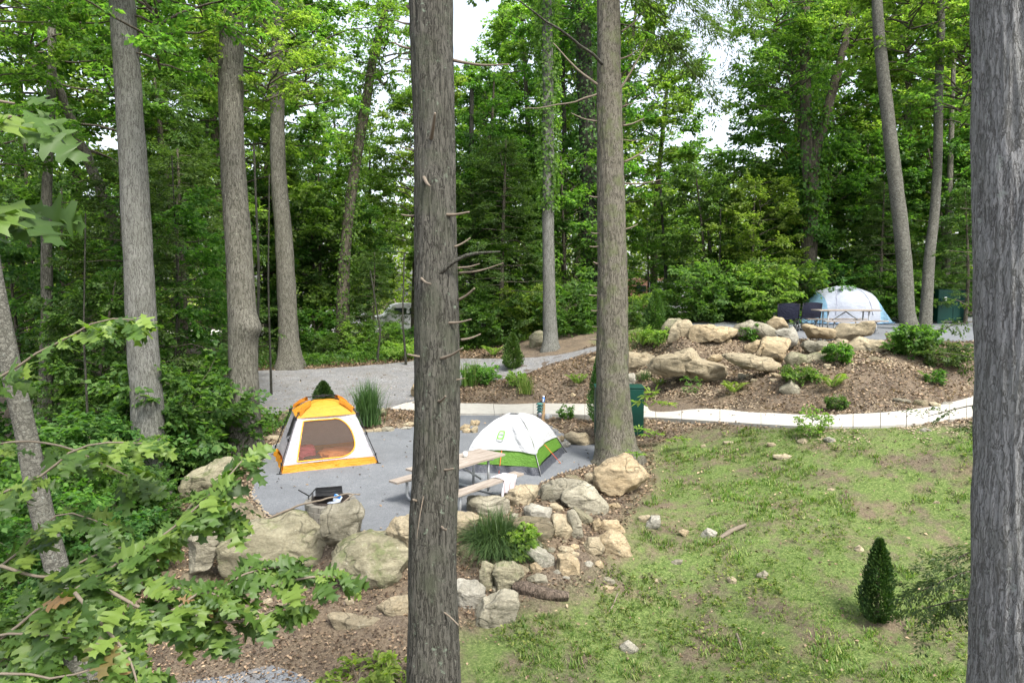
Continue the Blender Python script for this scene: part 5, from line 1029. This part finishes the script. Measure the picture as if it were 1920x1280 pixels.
b = MB(); panel(Dm, 3, .17, 1.14, 30, 24, -.006, .03, lambda u, v: not (.28 < u < .80 and .34 < v < .95), b=b, wr=0); local(root, b.build('side_window', N_win, root))
def wp(u, v, off=.008): return Dm.p(0, u, .17+.97*v, off, .03)
L = [(.15-.03*v, v) for v in np.linspace(.05, .92, 8)]+[(u, .93-.02*u) for u in np.linspace(.2, .58, 6)]+[(.60+.24*abs(math.sin(a))**(2/2.2), .49+.44*math.copysign(abs(math.cos(a))**(2/2.4), math.cos(a))) for a in np.linspace(.1, math.pi-.1, 20)]+[(u, .05) for u in np.linspace(.56, .15, 6)]
local(root, MB().tube([wp(u, v) for u, v in L], .013, 6, cap=False).build('door_trim', Trim, root))
b = MB()
for s in range(4): panel(Dm, s, 1.14, 1.44, 24, 12, .012, .0, wr=.008, b=b)
local(root, b.build('roof', F_yel2, root))
up_ = Vector((0, 0, 1))
for i in range(4):
    b = MB(); bs = MB(); a = Dm.C[i]-Dm.c; d = a.normalized(); foot = Dm.c+a*1.035; el = Dm.c+a*.66; P = [Vector((foot.x, foot.y, .0)), Vector((*(Dm.c+a*.985).xy, .22)), Vector((*el.xy, 1.14)), Vector((*(Dm.c+a*.52).xy, 1.33)), Vector((*(Dm.c+a*.36).xy, 1.44)), Vector((*(Dm.c+a*.2).xy, 1.50)), Vector((*(Dm.c+a*.05).xy, 1.52))]
    b.tube(P, .011, 7); b.box(P[2], (.06, .05, .07), None); b.box(P[1], (.035, .035, .06)); b.box((*(Dm.c+a*.82).xy, .70), (.04, .04, .07)); b.box((*foot.xy, .01), (.12, .05, .025))
    pr = Vector((-d.y, d.x, 0)); q0 = [Vector((*(Dm.c+a*t).xy, z)) for t, z in ((.585, 1.255), (.46, 1.375), (.33, 1.455))]
    V = []
    for q_ in q0:
        for (w_, h_) in ((-.055, -.07), (-.035, .02), (.035, .02), (.055, -.07)): V.append(q_+pr*w_+up_*h_)
    bs.add(V, [(j*4+k, j*4+k+1, j*4+k+5, j*4+k+4) for j in range(2) for k in range(3)], 0, False)
    local(root, b.build('pole', Bk, root)); local(root, bs.build('pole_sleeve', F_or, root))
local(root, MB().box((Dm.c.x, Dm.c.y, 1.52), (.09, .09, .05)).build('hub', Bk, root))
b = MB(); c4 = [Dm.c+(c-Dm.c)*.96 for c in Dm.C]; b.add([(p.x, p.y, .012) for p in c4], [(0, 1, 2, 3)], 0, False); local(root, b.build('floor', fabric('floor_orange', (.75, .25, .03), 0), root))
def lump(name, c, d, mt, label, cat, seed, rz=0, f=1.8):
    bm = bmesh.new(); bmesh.ops.create_icosphere(bm, subdivisions=4, radius=1)
    for v in bm.verts:
        q = v.co.copy(); k = 1+.22*noise.fractal(q*f+Vector((seed, 0, 0)), .8, 2, 4); sg_ = lambda t: math.copysign(abs(t)**.7, t); v.co = Vector((sg_(q.x)*d[0]*k, sg_(q.y)*d[1]*k, max(-.9, sg_(q.z))*d[2]*k))
    for f_ in bm.faces: f_.smooth = True
    me = bpy.data.meshes.new(name); bm.to_mesh(me); bm.free(); o = link(name, me, mt, None, c); o.rotation_euler = (0, 0, rz); return tag(o, label, cat)
tc = Dm.c
lump('pillow', (tc.x-.42, tc.y-.18, .2), (.26, .17, .17), fabric('pink_cloth', (.55, .10, .14), 0), 'dark pink pillow inside the yellow tent', 'pillow', 3, .5)
lump('blanket', (tc.x+.35, tc.y+.1, .12), (.48, .38, .11), fabric('orange_cloth', (.72, .27, .08), 0), 'crumpled orange blanket inside the yellow tent', 'blanket', 8, .3, 2.6)
lump('bag', (tc.x-.15, tc.y-.42, .1), (.22, .13, .08), fabric('black_cloth', (.02, .02, .025), 0), 'small black bag inside the yellow tent door', 'bag', 5, .4)
# green and white tent
fr = onz(1013, 893, 0); fl = onz(858, 884, 0); br = onz(1060, 849, 0); bl = fl+br-fr
root = empty('tent', (*((fl+br)/2).xy, .012), 'green tent with a white rain fly beside the picnic table', 'tent')
Hh = 1.14; prof = [(z, max(.0, 1-(z/Hh)**1.0)**.45 if z < Hh else 0) for z in [Hh*(1-(1-k/40)**1.7) for k in range(41)]]
prof[0] = (0, 1.0); Dg = Dome([fl, fr, br, bl], prof)
b = MB(); [panel(Dg, s, 0, .17, 40, 4, 0, .01, wr=.03, b=b) for s in range(4)]; local(root, b.build('tub', F_tub, root))
b = MB(); [panel(Dg, s, .17, .75, 30, 10, -.004, .035, wr=.01, b=b) for s in range(4)]; local(root, b.build('wall', F_green, root))
b = MB(); [panel(Dg, s, .43, Hh-.004, 40, 36, .035, .03, hem=.05, wr=.018, b=b) for s in range(4)]; fly = local(root, b.build('rain_fly', F_fly, root))
for i in range(4):
    b = MB(); bw = MB(); a = Dg.C[i]-Dg.c; P = [Vector((*(Dg.c+a*1.03).xy, .0))]+[Vector((*(Dg.c+a*(Dg.s_at(z)+.012)).xy, z)) for z in (.12, .25, .38, .5)]; b.tube(P, .008, 6); bw.tube([Vector((*(Dg.c+a*(Dg.s_at(.44)+.03)).xy, .44)), Vector((*(Dg.c+a*1.04).xy, .01))], .006, 5)
    local(root, b.build('pole', Bk, root)); local(root, bw.build('fly_strap', plain('strap_grey', (.3, .3, .3), .7), root))
# emblem on the fly: rounded green frame with a small peak
def fp(u, z, off=.115): return Dg.p(0, u, z, off, .03)
L = []
cu, cz, wu, hz = .455, .79, .06, .085
for k in range(41):
    a = 2*math.pi*k/40; e = .45; L.append(fp(cu+wu*math.copysign(abs(math.cos(a))**e, math.cos(a)), cz+hz*math.copysign(abs(math.sin(a))**e, math.sin(a))))
G_ = plain('emblem_green', (.12, .40, .05), .6); V = []
for k, p in enumerate(L):
    a = 2*math.pi*k/40; e = .45; i_ = fp(cu+wu*.66*math.copysign(abs(math.cos(a))**e, math.cos(a)), cz+hz*.66*math.copysign(abs(math.sin(a))**e, math.sin(a))); V += [p, i_]
b = MB().add(V, [(2*k, 2*k+1, 2*k+3, 2*k+2) for k in range(40)], 0, False)
pk = [fp(cu-.014, cz-.018), fp(cu, cz+.018), fp(cu+.014, cz-.018), fp(cu+.008, cz-.018), fp(cu, cz+.002), fp(cu-.008, cz-.018)]; b.add(pk, [(0, 1, 4, 5), (1, 2, 3, 4)], 0, False); local(root, b.build('emblem', G_, root))
q0 = Dg.p(0, .5, .47, .05, .03); q1 = q0+Vector((-.06, -.22, -.46)); q1.z = .01; local(root, MB().tube([q0, q1], .007, 5).build('guy_line', plain('guy_red', (.65, .10, .03), .6), root))
q0 = Dg.p(1, .45, .47, .05, .03); q1 = Dg.p(1, .5, .0, .14, 0); q1.z = .02; local(root, MB().tube([q0, q1], .006, 5).build('guy_line', bpy.data.materials['guy_red'], root))
# pale blue tent on the upper pad
cB, dB = hit(1600, 609); s = dB/1280; W2 = 92*s; zc = cB.z
root = empty('tent', (cB.x, cB.y+1.1, g(cB.x, cB.y+1.1)+.01), 'white and light blue dome tent behind the upper picnic table', 'tent')
cx = cB.x; cy_ = cB.y+1.1; zt = root.location.z; hp = 68*s*1.04
def tp(u, v):                                        # u across (-1..1), v front to back (0..1)
    return u, v
b1 = MB(); b2 = MB(); b3 = MB()
# arched body: profile along x (plateau with sloping shoulders), swept front to back
def bodyz(x): x = abs(x); return hp*(1-(x/.52)**2.0*.15) if x <= .52 else hp*.85*max(0, (1-(x-.52)/.48))
def bp(x, t):                                        # t -1 front .. 1 back
    hgt = bodyz(x); a = t*math.pi/2; yy = math.sin(a); zz = max(0, math.cos(a))**.62
    return Vector((x*W2, yy*1.15*(.45+.55*(1-max(0, abs(x)-.55)/.45)), zz*hgt))
xs = np.linspace(-1, 1, 61); ts = np.linspace(-1, 1, 41)
for (xa, xb, bb) in ((0, 14, b2), (14, 46, b1), (46, 60, b3)):
    V = []; k = 41
    for i in range(xa, xb+1):
        for t in ts:
            p = bp(xs[i], t); n = noise.noise(p*6)*.012+noise.noise(Vector((p.x*1.2, p.y*4, p.z*12)))*.02; V.append(p+Vector((0, -n if t < .5 else 0, 0)))
    bb.add(V, [(i*k+j, i*k+j+1, (i+1)*k+j+1, (i+1)*k+j) for i in range(xb-xa) for j in range(40)])
b1.build('rain_fly', F_lav, root); b2.build('fly_end', F_blue, root); b3.build('fly_end', F_blue, root)
b = MB(); V = [bp(x, 0) for x in xs]; 
b.tube([bp(x, -1)*1.0+Vector((0, -.02, .03)) for x in xs], .02, 6); b.build('hem', plain('hem_blue', (.15, .25, .38), .6), root)
b = MB(); b.tube([bp(-.38+.76*k/24-.0, -.93+1.05*math.sin(math.pi*k/24)**.8)+Vector((0, -.02, .01)) for k in range(25)], .012, 5); b.build('door_seam', plain('seam_grey', (.45, .46, .55), .6), root)
# ------------------------------------------------------------------ picnic tables
Wd = NM('weathered_boards'); co = Wd.coord((.25, 3, 3)); c = Wd.ramp(Wd.noise(co, 9, 7, .7, .5), [(.3, (.15, .12, .09)), (.55, (.27, .235, .20)), (.75, (.36, .33, .29))]); Wd = Wd.fin(c, Wd.bump(Wd.noise(co, 20, 5), .4, .006), .85)
Galv = NM('galvanised'); co = Galv.coord(); Galv.b.inputs['Metallic'].default_value = .55; Galv = Galv.fin(Galv.ramp(Galv.noise(co, 18, 5), [(.3, (.28, .29, .29)), (.7, (.45, .46, .46))]), None, .45)
def picnic(loc, rz, label, L=2.0, hh=.76, twd=.7, off=.70):
    r = empty('picnic_table', loc, label, 'picnic table', 'picnic tables', rz); w_ = (twd-.016)/3
    for i in range(3): MB().box((0, (i-1)*(w_+.008), hh-.02), (L, w_, .04)).build('tabletop_board', Wd, r, bevel=.004)
    for s in (-1, 1): MB().box((0, s*off, .43), (L, .25, .04)).build('bench', Wd, r, bevel=.004)
    for x in (-L*.33, L*.33):
        P = [(x, -off+.0, .40), (x, -off+.0, .16)]+[(x, -off+.12*(1-math.cos(a)), .16-.12*math.sin(a)) for a in np.linspace(.3, math.pi/2, 5)]+[(x, off-.12*(1-math.cos(a)), .16-.12*math.sin(a)) for a in np.linspace(math.pi/2, .3, 5)]+[(x, off, .16), (x, off, .40)]
        MB().tube(P, .028, 9).build('leg_frame', Galv, r)
        b = MB()
        for y in (-.2, .2): b.tube([(x, y, .04), (x, y, hh-.05)], .026, 9)
        b.box((x, 0, hh-.055), (.06, twd*.9, .03)); b.build('leg', Galv, r)
        for y in (-off, off): MB().box((x, y, .400), (.07, .22, .016)).build('bracket', Galv, r)
        MB().tube([(x, 0, .26), (0, 0, hh-.07)], .02, 8).build('brace', Galv, r)
    return r
t1 = picnic((-1.04, 12.79, .012), math.atan2(.77, .64), 'grey wooden picnic table with galvanised legs behind the dark pine trunk')
pf1, df1 = hit(1603, 627); s = df1/1280
t2 = picnic((pf1.x, pf1.y+.7, g(pf1.x, pf1.y+.7)+.01), 0.0, 'wooden picnic table seen side-on in front of the blue tent', L=116*s*1.02, hh=.80)
# cloth on the near bench, small cup on the table
Rz = Matrix.Rotation(math.atan2(.77, .64), 3, 'Z'); o0 = Vector((-1.04, 12.79, .012))
m = NM('towel_cloth'); co = m.coord(); wv = m.n('ShaderNodeTexWave'); wv.inputs['Scale'].default_value = 3.5; wv.inputs['Distortion'].default_value = 1.5; m.l(co, wv.inputs[0]); CL = m.fin(m.mix(m.ramp(wv.outputs[1], [(.82, (0,)*3), (.9, (.45,)*3)]), (.40, .39, .41), (.30, .14, .12)), m.bump(m.noise(co, 14, 4), .5, .02), .8)
V = []; nu, nv = 18, 22
for i in range(nu+1):
    for j in range(nv+1):
        u = i/nu; v = j/nv; x = .34+.40*u+.05*math.sin(v*5); w_ = -.17+v*.62; top_ = w_ < .135
        y = -.70+(w_ if top_ else .135+.018*math.sin(u*15)+.03*(v)); z = .463 if top_ else .455-(w_-.135)*(1-.2*math.sin(u*5))
        y2 = -.70-(w_ if top_ else .135+.02*math.sin(u*17)+.02); V.append(o0+Rz@Vector((x, y2, z+.004*math.sin(u*22+v*9))))
tag(MB().add([p-V[0] for p in V], [(i*(nv+1)+j, i*(nv+1)+j+1, (i+1)*(nv+1)+j+1, (i+1)*(nv+1)+j) for i in range(nu) for j in range(nv)]).build('towel', CL, None, V[0]), 'thin white patterned towel draped over the near picnic bench', 'towel')
cp = o0+Rz@Vector((.28, .06, .765)); cu_ = MB().lathe((0, 0, 0), [(.0, .001), (.035, .001), (.045, .10), (.041, .10), (.033, .008), (0, .008)], 16).build('cup', plain('cup_white', (.7, .72, .68), .5, var=.05), None, cp); tag(cu_, 'small pale cup standing on the lower picnic table', 'cup')
# ------------------------------------------------------------------ fire ring
fc = onz(620, 950, 0); fc = Vector((fc.x, fc.y, 0)); 
fcx = onz(620, 938, .3); fc = Vector((fcx.x, fcx.y, .012)); R0 = 47*proj(fcx)[2]/1280
fire = empty('fire_ring', fc, 'round block fire ring with a steel liner and a tilted black grill grate', 'fire ring')
Blk = plain('block_grey', (.17, .16, .135), .95, 0, .35, 12, .6)
for row in range(3):
    b = MB(); nb_ = 14
    for k in range(nb_):
        a0 = 2*math.pi*(k+row*.5)/nb_+.012; a1 = 2*math.pi*(k+1+row*.5)/nb_-.012; ri = R0*.74; V = []
        rr = R0*(1+.012*math.sin(k*5+row)); z0 = row*.1; z1 = row*.1+.097
        for z in (z0, z1):
            for r__ in (ri, rr):
                for a in (a0, (a0+a1)/2, a1): V.append((r__*math.cos(a), r__*math.sin(a), z))
        b.add(V, [(6, 7, 10, 9), (7, 8, 11, 10), (0, 3, 4, 1), (1, 4, 5, 2), (3, 9, 10, 4), (4, 10, 11, 5), (0, 1, 7, 6), (1, 2, 8, 7), (0, 6, 9, 3), (2, 5, 11, 8)], 0, False)
    b.build('block_course', Blk, fire, bevel=.008)
Rust = plain('dark_steel', (.035, .028, .024), .8, .2); MB().lathe((0, 0, 0), [(R0*.71, .02), (R0*.71, .335), (R0*.73, .335), (R0*.73, .02)], 40).build('steel_liner', Rust, fire)
MB().lathe((0, 0, 0), [(0, .10), (R0*.3, .12), (R0*.6, .09), (R0*.71, .08)], 24).build('ash_bed', plain('ash', (.05, .045, .042), 1, 0, .6, 20), fire)
b = MB(); gw, gd = R0*1.0, R0*.56; Rm = Matrix.Rotation(rad(38), 3, 'X')@Matrix.Rotation(0, 3, 'Z'); gc = Vector((-.05, R0*.2, .43)); Rr = Matrix.Rotation(rad(16), 3, 'Z')@Matrix.Rotation(rad(18), 3, 'X')
def gp(x, y, z=0): return gc+Rr@Vector((x, y, z))
for k in range(22): x = -gw/2+gw*k/21; b.tube([gp(x, -gd/2), gp(x, gd/2)], .006, 5)
for y in (-gd/2, 0, gd/2): b.tube([gp(-gw/2, y), gp(gw/2, y)], .011, 6)
for x in (-gw/2, gw/2): b.tube([gp(x, -gd/2), gp(x, gd/2)], .011, 6)
b.add([gp(-gw/2, -gd/2, -.012), gp(gw/2, -gd/2, -.012), gp(gw/2, gd/2, -.012), gp(-gw/2, gd/2, -.012)], [(0, 1, 2, 3)], 0, False)
b.tube([gp(-gw/2, gd/2), gp(-gw/2-.14, 0, -.10), gp(-gw/2-.12, -gd/2, -.05)], .01, 6); b.build('grill_grate', Bk, fire)
MB().tube([gp(-gw/2-.12, -.02, -.05), gp(-gw/2-.30, .03, .06)], .012, 7).build('grate_handle', Bk, fire)
MB().tube([(-R0*.72, 0, .1), (-R0*.72, 0, .42)], .016, 8).build('grate_post', Bk, fire)
zb = .36
def pz(px, py, z): return onz(px, py, z)
P = [pz(482, 978, .12), pz(520, 964, .22), pz(560, 948, .33), pz(600, 938, .40), pz(640, 928, .42), pz(655, 925, .41), pz(676, 926, .39)]
o, r2 = smooth_path(P, [.020, .020, .018, .016, .014, .012, .008], 40); base = o[0].copy()
tag(MB().tube([p-base+Vector((0, 0, noise.noise(p*7)*.02)) for p in o], r2, 8).build('stick', M['twig'], None, base), 'long bare stick lying across the fire ring', 'stick')
P = [pz(640, 945, .36), pz(655, 932, .40), pz(664, 926, .42), pz(674, 928, .41)]; o, r2 = smooth_path(P, [.016, .014, .012, .008], 14); base = o[0].copy()
tag(MB().tube([p-base for p in o], r2, 7).build('stick', M['twig'], None, base), 'short forked stick on the right rim of the fire ring', 'stick')
pk_ = pz(633, 934, .36); b = MB(); b.box((0, 0, .0), (.13, .07, .12), Matrix.Rotation(.5, 3, 'Y')@Matrix.Rotation(.3, 3, 'Z')); pkt = b.build('snack_packet', plain('packet_white', (.65, .72, .8), .4, var=.1), None, pk_, bevel=.015); tag(pkt, 'crumpled blue and white packet lying in the fire ring', 'packet')
MB().box((.005, -.03, .045), (.115, .03, .045), Matrix.Rotation(.5, 3, 'Y')@Matrix.Rotation(.3, 3, 'Z')).build('blue_band', plain('packet_blue', (.03, .2, .6), .4), pkt)
lump('plastic_bag', pz(626, 944, .30), (.11, .07, .035), fabric('bag_plastic', (.45, .5, .6), .3), 'pale crumpled plastic bag in the fire ring beside the packet', 'plastic bag', 6, .3, 3)
# ------------------------------------------------------------------ service post behind the green tent
pp, dp = hit(1019, 806); 
post = empty('utility_post', pp, 'wooden service post with a stacked green lamp behind the green tent', 'post'); s = dp/1280; hpst = (806-754)*s
Wp = plain('post_wood', (.42, .28, .15), .85, 0, .4, 20, .4); Wp2 = plain('post_wood_grey', (.22, .19, .12), .9, 0, .4, 20, .4)
MB().box((0, 0, hpst/2-.05), (.085, .085, hpst+.1)).build('timber_post', Wp, post, bevel=.005)
MB().box((-.13, -.02, hpst*.28), (.13, .10, hpst*.56)).build('short_timber', Wp2, post, bevel=.006)
GL_ = plain('lamp_green', (.06, .17, .15), .45, .0, .2); 
for k in range(4): MB().lathe((-.11, -.06, hpst-.02-k*.085), [(.01, .03), (.06, .025), (.115-.008*k, -.025), (.10-.008*k, -.03), (.05, -.005)], 22).build('lamp_fin', GL_, post)
MB().lathe((-.11, -.06, hpst-.40), [(.0, 0), (.045, 0), (.045, .40), (.02, .42)], 16).build('lamp_stem', plain('lamp_dark', (.03, .05, .045), .5), post)
MB().lathe((-.11, -.12, hpst*.50), [(0, 0), (.05, .0), (.055, .10), (.03, .13), (0, .13)], 16).build('spigot_body', plain('pipe_grey', (.3, .3, .33), .4, .3), post)
cn = MB().lathe((0, 0, 0), [(0, 0), (.032, 0), (.032, .145), (0, .145)], 20).build('spray_can', plain('can_blue', (.02, .16, .55), .35, var=.1), None, pp+Vector((0, 0, hpst+.002))); tag(cn, 'blue can with a white cap standing on the service post', 'spray can')
MB().lathe((0, 0, .147), [(0, 0), (.030, 0), (.028, .04), (0, .042)], 20).build('cap', plain('cap_white', (.8, .8, .8), .4, var=.03), cn); MB().box((-.008, -.0305, .07), (.03, .008, .09)).build('label_panel', plain('can_label', (.7, .8, .9), .5, var=.05), cn)
jg = MB().lathe((0, 0, 0), [(0, 0), (.06, .0), (.068, .02), (.068, .11), (.05, .15), (.02, .16)], 18); jg.tube([(.06, 0, .03), (.12, 0, .06), (.12, 0, .11), (.06, 0, .13)], .01, 6); jo = jg.build('water_jug', fabric('jug_clear', (.55, .57, .58), .5), None, pp+Vector((.10, -.06, hpst*.42))); tag(jo, 'translucent jug hanging on the right side of the service post', 'jug')
# ------------------------------------------------------------------ green steel lockers
GR = plain('locker_green', (.004, .040, .030), .45, 0, .12, 6, .05); GRd = plain('locker_green_dark', (.004, .045, .032), .4); Wht = plain('label_white', (.7, .7, .68), .6, var=.04); DK = plain('dark_ink', (.03, .03, .03), .6)
def locker(cx_, cy2, wpx, top_, label, rz, front=-1, handle=-1, legs=True, D_=None):
    p, d = hit(cx_, cy2)
    if D_: q = at(cx_, cy2, D_); p = Vector((q.x, q.y, g(q.x, q.y))); d = D_
    W_ = wpx*d/1280; hh = (at(cx_, top_, d).z-p.z)/1.0; r = empty('bear_locker', p, label, 'storage locker', 'green steel food lockers', rz); dp_ = .62
    z0 = .12; b = MB(); b.box((0, dp_/2, z0+(hh-z0)/2), (W_, dp_, hh-z0)); b.build('body', GR, r, bevel=.012)
    MB().box((0, dp_/2, hh+.006), (W_+.03, dp_+.03, .02)).build('lid', GR, r, bevel=.006)
    for x in (-1, 1): MB().box((x*W_*.247, -.009, z0+(hh-z0)*.5), (W_*.478, .016, (hh-z0)*.93)).build('door', GR, r, bevel=.004)
    MB().box((-W_*.40, -.045, z0+(hh-z0)*.68), (.13, .055, .12)).build('handle_box', GRd, r, bevel=.006)
    sg_ = MB().box((-W_*.26, -.021, z0+(hh-z0)*.71), (.09, .006, .15)).build('notice', Wht, r); MB().box((-W_*.26, -.026, z0+(hh-z0)*.72), (.04, .005, .06)).build('symbol', DK, r)
    for x in (-1, 1):
        for y in (.05, dp_-.05): MB().add([(x*(W_/2-.02), y-.04, 0), (x*(W_/2-.20), y-.04, 0.0), (x*(W_/2-.30), y-.04, z0+.01), (x*(W_/2-.02), y-.04, z0+.01), (x*(W_/2-.02), y, 0), (x*(W_/2-.20), y, 0.0), (x*(W_/2-.30), y, z0+.01), (x*(W_/2-.02), y, z0+.01)], [(0, 1, 2, 3), (7, 6, 5, 4), (0, 4, 5, 1), (1, 5, 6, 2), (3, 7, 4, 0)], 0, False).build('foot', GR, r)
    return r
locker(1785, 607, 56, 543, 'dark green steel food locker with a white notice on the upper pad', .0)
locker(1161, 826, 90, 726, 'green steel food locker half hidden behind the brown pine', -.06)
# ------------------------------------------------------------------ camp chairs
NV = fabric('navy_cloth', (.005, .007, .022), .02, 9, .8)
def chair(px, py, rz, label):
    p, d = hit(px, py); r = empty('camp_chair', p, label, 'camp chair', 'navy folding camp chairs', rz); w_ = .36; b = MB()
    for sx in (-1, 1):
        for (y0, y1) in ((-.26, .24), (.26, -.22)): b.tube([(sx*w_, y0, .01), (sx*w_, y1, .46)], .013, 7)
        b.tube([(sx*w_, .0-.26, .44), (sx*(w_+.01), -.36, 1.0)], .014, 7); b.tube([(sx*w_, -.26, .0), (sx*w_, -.26, .46)], .014, 7); b.tube([(sx*w_, .26, .01), (sx*w_, .26, .62)], .013, 7)
    for y in (-.26, .24): b.tube([(-w_, y, .02), (w_, y, .42)], .011, 7); b.tube([(w_, y, .02), (-w_, y, .42)], .011, 7)
    b.tube([(-w_-.01, -.36, .99), (w_+.01, -.36, .99)], .013, 7); b.build('frame', Bk, r)
    V = []; n1 = 12
    for i in range(n1+1):
        for j in range(n1+1): u = i/n1*2-1; v = j/n1; V.append((u*w_*1.02, -.26-.10*v-.05*(1-u*u)*math.sin(math.pi*(.2+.7*v)), .47+.56*v-.03*u*u*v))
    MB().add(V, [(i*(n1+1)+j, i*(n1+1)+j+1, (i+1)*(n1+1)+j+1, (i+1)*(n1+1)+j) for i in range(n1) for j in range(n1)]).build('backrest', NV, r)
    V = []
    for i in range(n1+1):
        for j in range(n1+1): u = i/n1*2-1; v = j/n1*2-1; V.append((u*w_, v*.26, .45-.05*(1-u*u)*(1-v*v)))
    MB().add(V, [(i*(n1+1)+j, i*(n1+1)+j+1, (i+1)*(n1+1)+j+1, (i+1)*(n1+1)+j) for i in range(n1) for j in range(n1)]).build('seat', NV, r)
    for sx in (-1, 1): MB().box((sx*(w_+.02), .0, .635), (.07, .52, .02)).build('armrest', NV, r, bevel=.006)
    return r
chair(1473, 621, -.15, 'left navy camp chair facing the wood'); chair(1512, 619, .12, 'right navy camp chair, next to the blue tent')
# ------------------------------------------------------------------ fallen wood
def log(name, label, P, R, mt, seed=3, amp=.02, segs=36, cat='log'):
    base = Vector(P[0]); me = trunk_mesh(name, [Vector(p)-base for p in P], R, segs, 90, amp, 14, .6, seed); o = link(name, me, M[mt], None, base); return tag(o, label, cat)
Q = [hit(x, y)[0]+Vector((0, 0, .06)) for x, y in ((963, 1108), (985, 1112), (1015, 1118), (1045, 1124), (1066, 1128))]
lm_ = barkmat('log_weathered', (.03, .023, .018), (.14, .108, .085), 12); M['log'] = lm_
def lying(P, R, name, label, mt, amp=.015, cat='log', rows=70, segs=28):
    o, r = smooth_path(P, R, rows); base = o[0].copy(); V = []
    for j in range(rows):
        T_ = (o[min(j+1, rows-1)]-o[max(j-1, 0)]).normalized(); U = Vector((0, 0, 1)); Wv = T_.cross(U).normalized(); U = Wv.cross(T_)
        for k in range(segs):
            a = 2*math.pi*k/segs; q = Vector((math.cos(a)*4.5, math.sin(a)*4.5, j*.014)); V.append(o[j]-base+(U*math.sin(a)+Wv*math.cos(a))*(r[j]*(1+.05*math.sin(3*a))+amp*(1-2.4*abs(noise.noise(q)))+amp*.5*noise.noise(q*3)))
    b = MB().add(V, [(i*segs+k, i*segs+(k+1) % segs, (i+1)*segs+(k+1) % segs, (i+1)*segs+k) for i in range(rows-1) for k in range(segs)]+[tuple(range(segs))[::-1], tuple((rows-1)*segs+k for k in range(segs))])
    return tag(b.build(name, M[mt], None, base), label, cat)
lying(Q, [.085, .11, .10, .075, .05], 'log', 'weathered brown log lying at the foot of the rock pile', 'log')
Q = [hit(x, y)[0]+Vector((0, 0, .03)) for x, y in ((1350, 1013), (1372, 1000), (1398, 988))]; lying(Q, [.03, .045, .025], 'fallen_branch', 'short grey fallen branch piece on the lawn', 'twig', .005, 'branch', 30, 14)
Q = [hit(x, y)[0]+Vector((0, 0, .02)) for x, y in ((1381, 1192), (1386, 1205), (1391, 1220))]; lying(Q, [.014, .016, .012], 'fallen_branch', 'thin tan stick on the lower middle of the lawn', 'twig', .002, 'branch', 16, 8)
Q = [hit(x, y)[0]+Vector((0, 0, .02)) for x, y in ((1158, 1118), (1150, 1135), (1140, 1155))]; lying(Q, [.010, .010, .007], 'fallen_branch', 'thin bent twig on the grass below the log', 'twig', .002, 'branch', 16, 8)
# ------------------------------------------------------------------ bright things beyond the trees
RDm = plain('far_lot', (.55, .52, .48), .9); V = []
for a_, b_ in (((-32, 52), (40, 52)), ((-36, 66), (44, 66))): V += [a_, b_]
xs_ = np.linspace(-34, 42, 39); V = []; F = []
for i, x in enumerate(xs_): V += [(x, 48+.02*x, g(x, 48)+.05), (x, 66, g(x, 66)+.05)]
MBf = MB().add(V, [(2*i, 2*i+2, 2*i+3, 2*i+1) for i in range(38)]); tag(MBf.build('far_road', RDm), 'pale gravel lot beyond the trees', None, None, 'structure')
def vehicle(px, py, D_, Lx, Hx, col, label, cat, name, rz=0, kind='van'):
    q = at(px, py, D_); p = Vector((q.x, q.y, g(q.x, q.y))); r = empty(name, p, label, cat, None, rz); mt = plain('paint_'+name, col, .35, 0, .06, 3, .02); gl = plain('glass_'+name, (.03, .04, .05), .15); ty = plain('tyre_'+name, (.02, .02, .02), .8)
    if kind == 'van':
        prof = [(-Lx/2, .35), (-Lx/2, .95), (-Lx/2+.7, 1.1), (-Lx/2+1.3, Hx*.96), (-Lx/2+1.8, Hx), (Lx/2-.15, Hx), (Lx/2, Hx*.9), (Lx/2, .35)]
        V = [(x, y, z) for y in (-.9, .9) for x, z in prof]; n_ = len(prof); b = MB().add(V, [tuple(range(n_))[::-1], tuple(range(n_, 2*n_))]+[(i, (i+1) % n_, n_+(i+1) % n_, n_+i)[::-1] for i in range(n_)][::-1], 0, False); b.build('body', mt, r, bevel=.06)
        for x in (-Lx*.12, Lx*.12, Lx*.33): MB().box((x, -.905, Hx*.74), (Lx*.19, .02, Hx*.24)).build('window', gl, r)
        wheels = [(-Lx*.32), (Lx*.32)]
    else:
        b = MB().box((0, 0, Hx*.55), (Lx, 2.2, Hx*.84)); b.build('body', mt, r, bevel=.12); MB().box((0, -1.105, Hx*.4), (Lx*.98, .02, .18)).build('stripe', plain('stripe_'+name, (.75, .30, .05), .5), r)
        for x in (-Lx*.3, Lx*.05, Lx*.3): MB().box((x, -1.11, Hx*.68), (.8, .03, .5)).build('window', gl, r)
        wheels = [-.4, .5]
    for x in wheels:
        for y in (-.85, .85):
            b = MB(); b.tube([(x, y-.11, .33), (x, y+.11, .33)], .33, 18); b.build('wheel', ty, r)
    return r
vehicle(762, 610, 50, 4.6, 1.9, (.75, .77, .8), 'white van parked beyond the trees left of the dark pine trunk', 'van', 'parked_van', .3)
vehicle(1285, 560, 52, 5.2, 2.4, (.72, .74, .78), 'white camper trailer glimpsed beyond the trees above the boulder bank', 'camper', 'camper_trailer', .1, 'trailer')
vehicle(1195, 530, 58, 5.0, 3.0, (.42, .24, .17), 'reddish camper glimpsed beyond the trees right of the brown pine', 'camper', 'camper_trailer', -.1, 'trailer')
vehicle(640, 615, 54, 4.4, 1.6, (.6, .6, .64), 'pale car glimpsed beyond the curved trunk', 'car', 'parked_car', -.2)
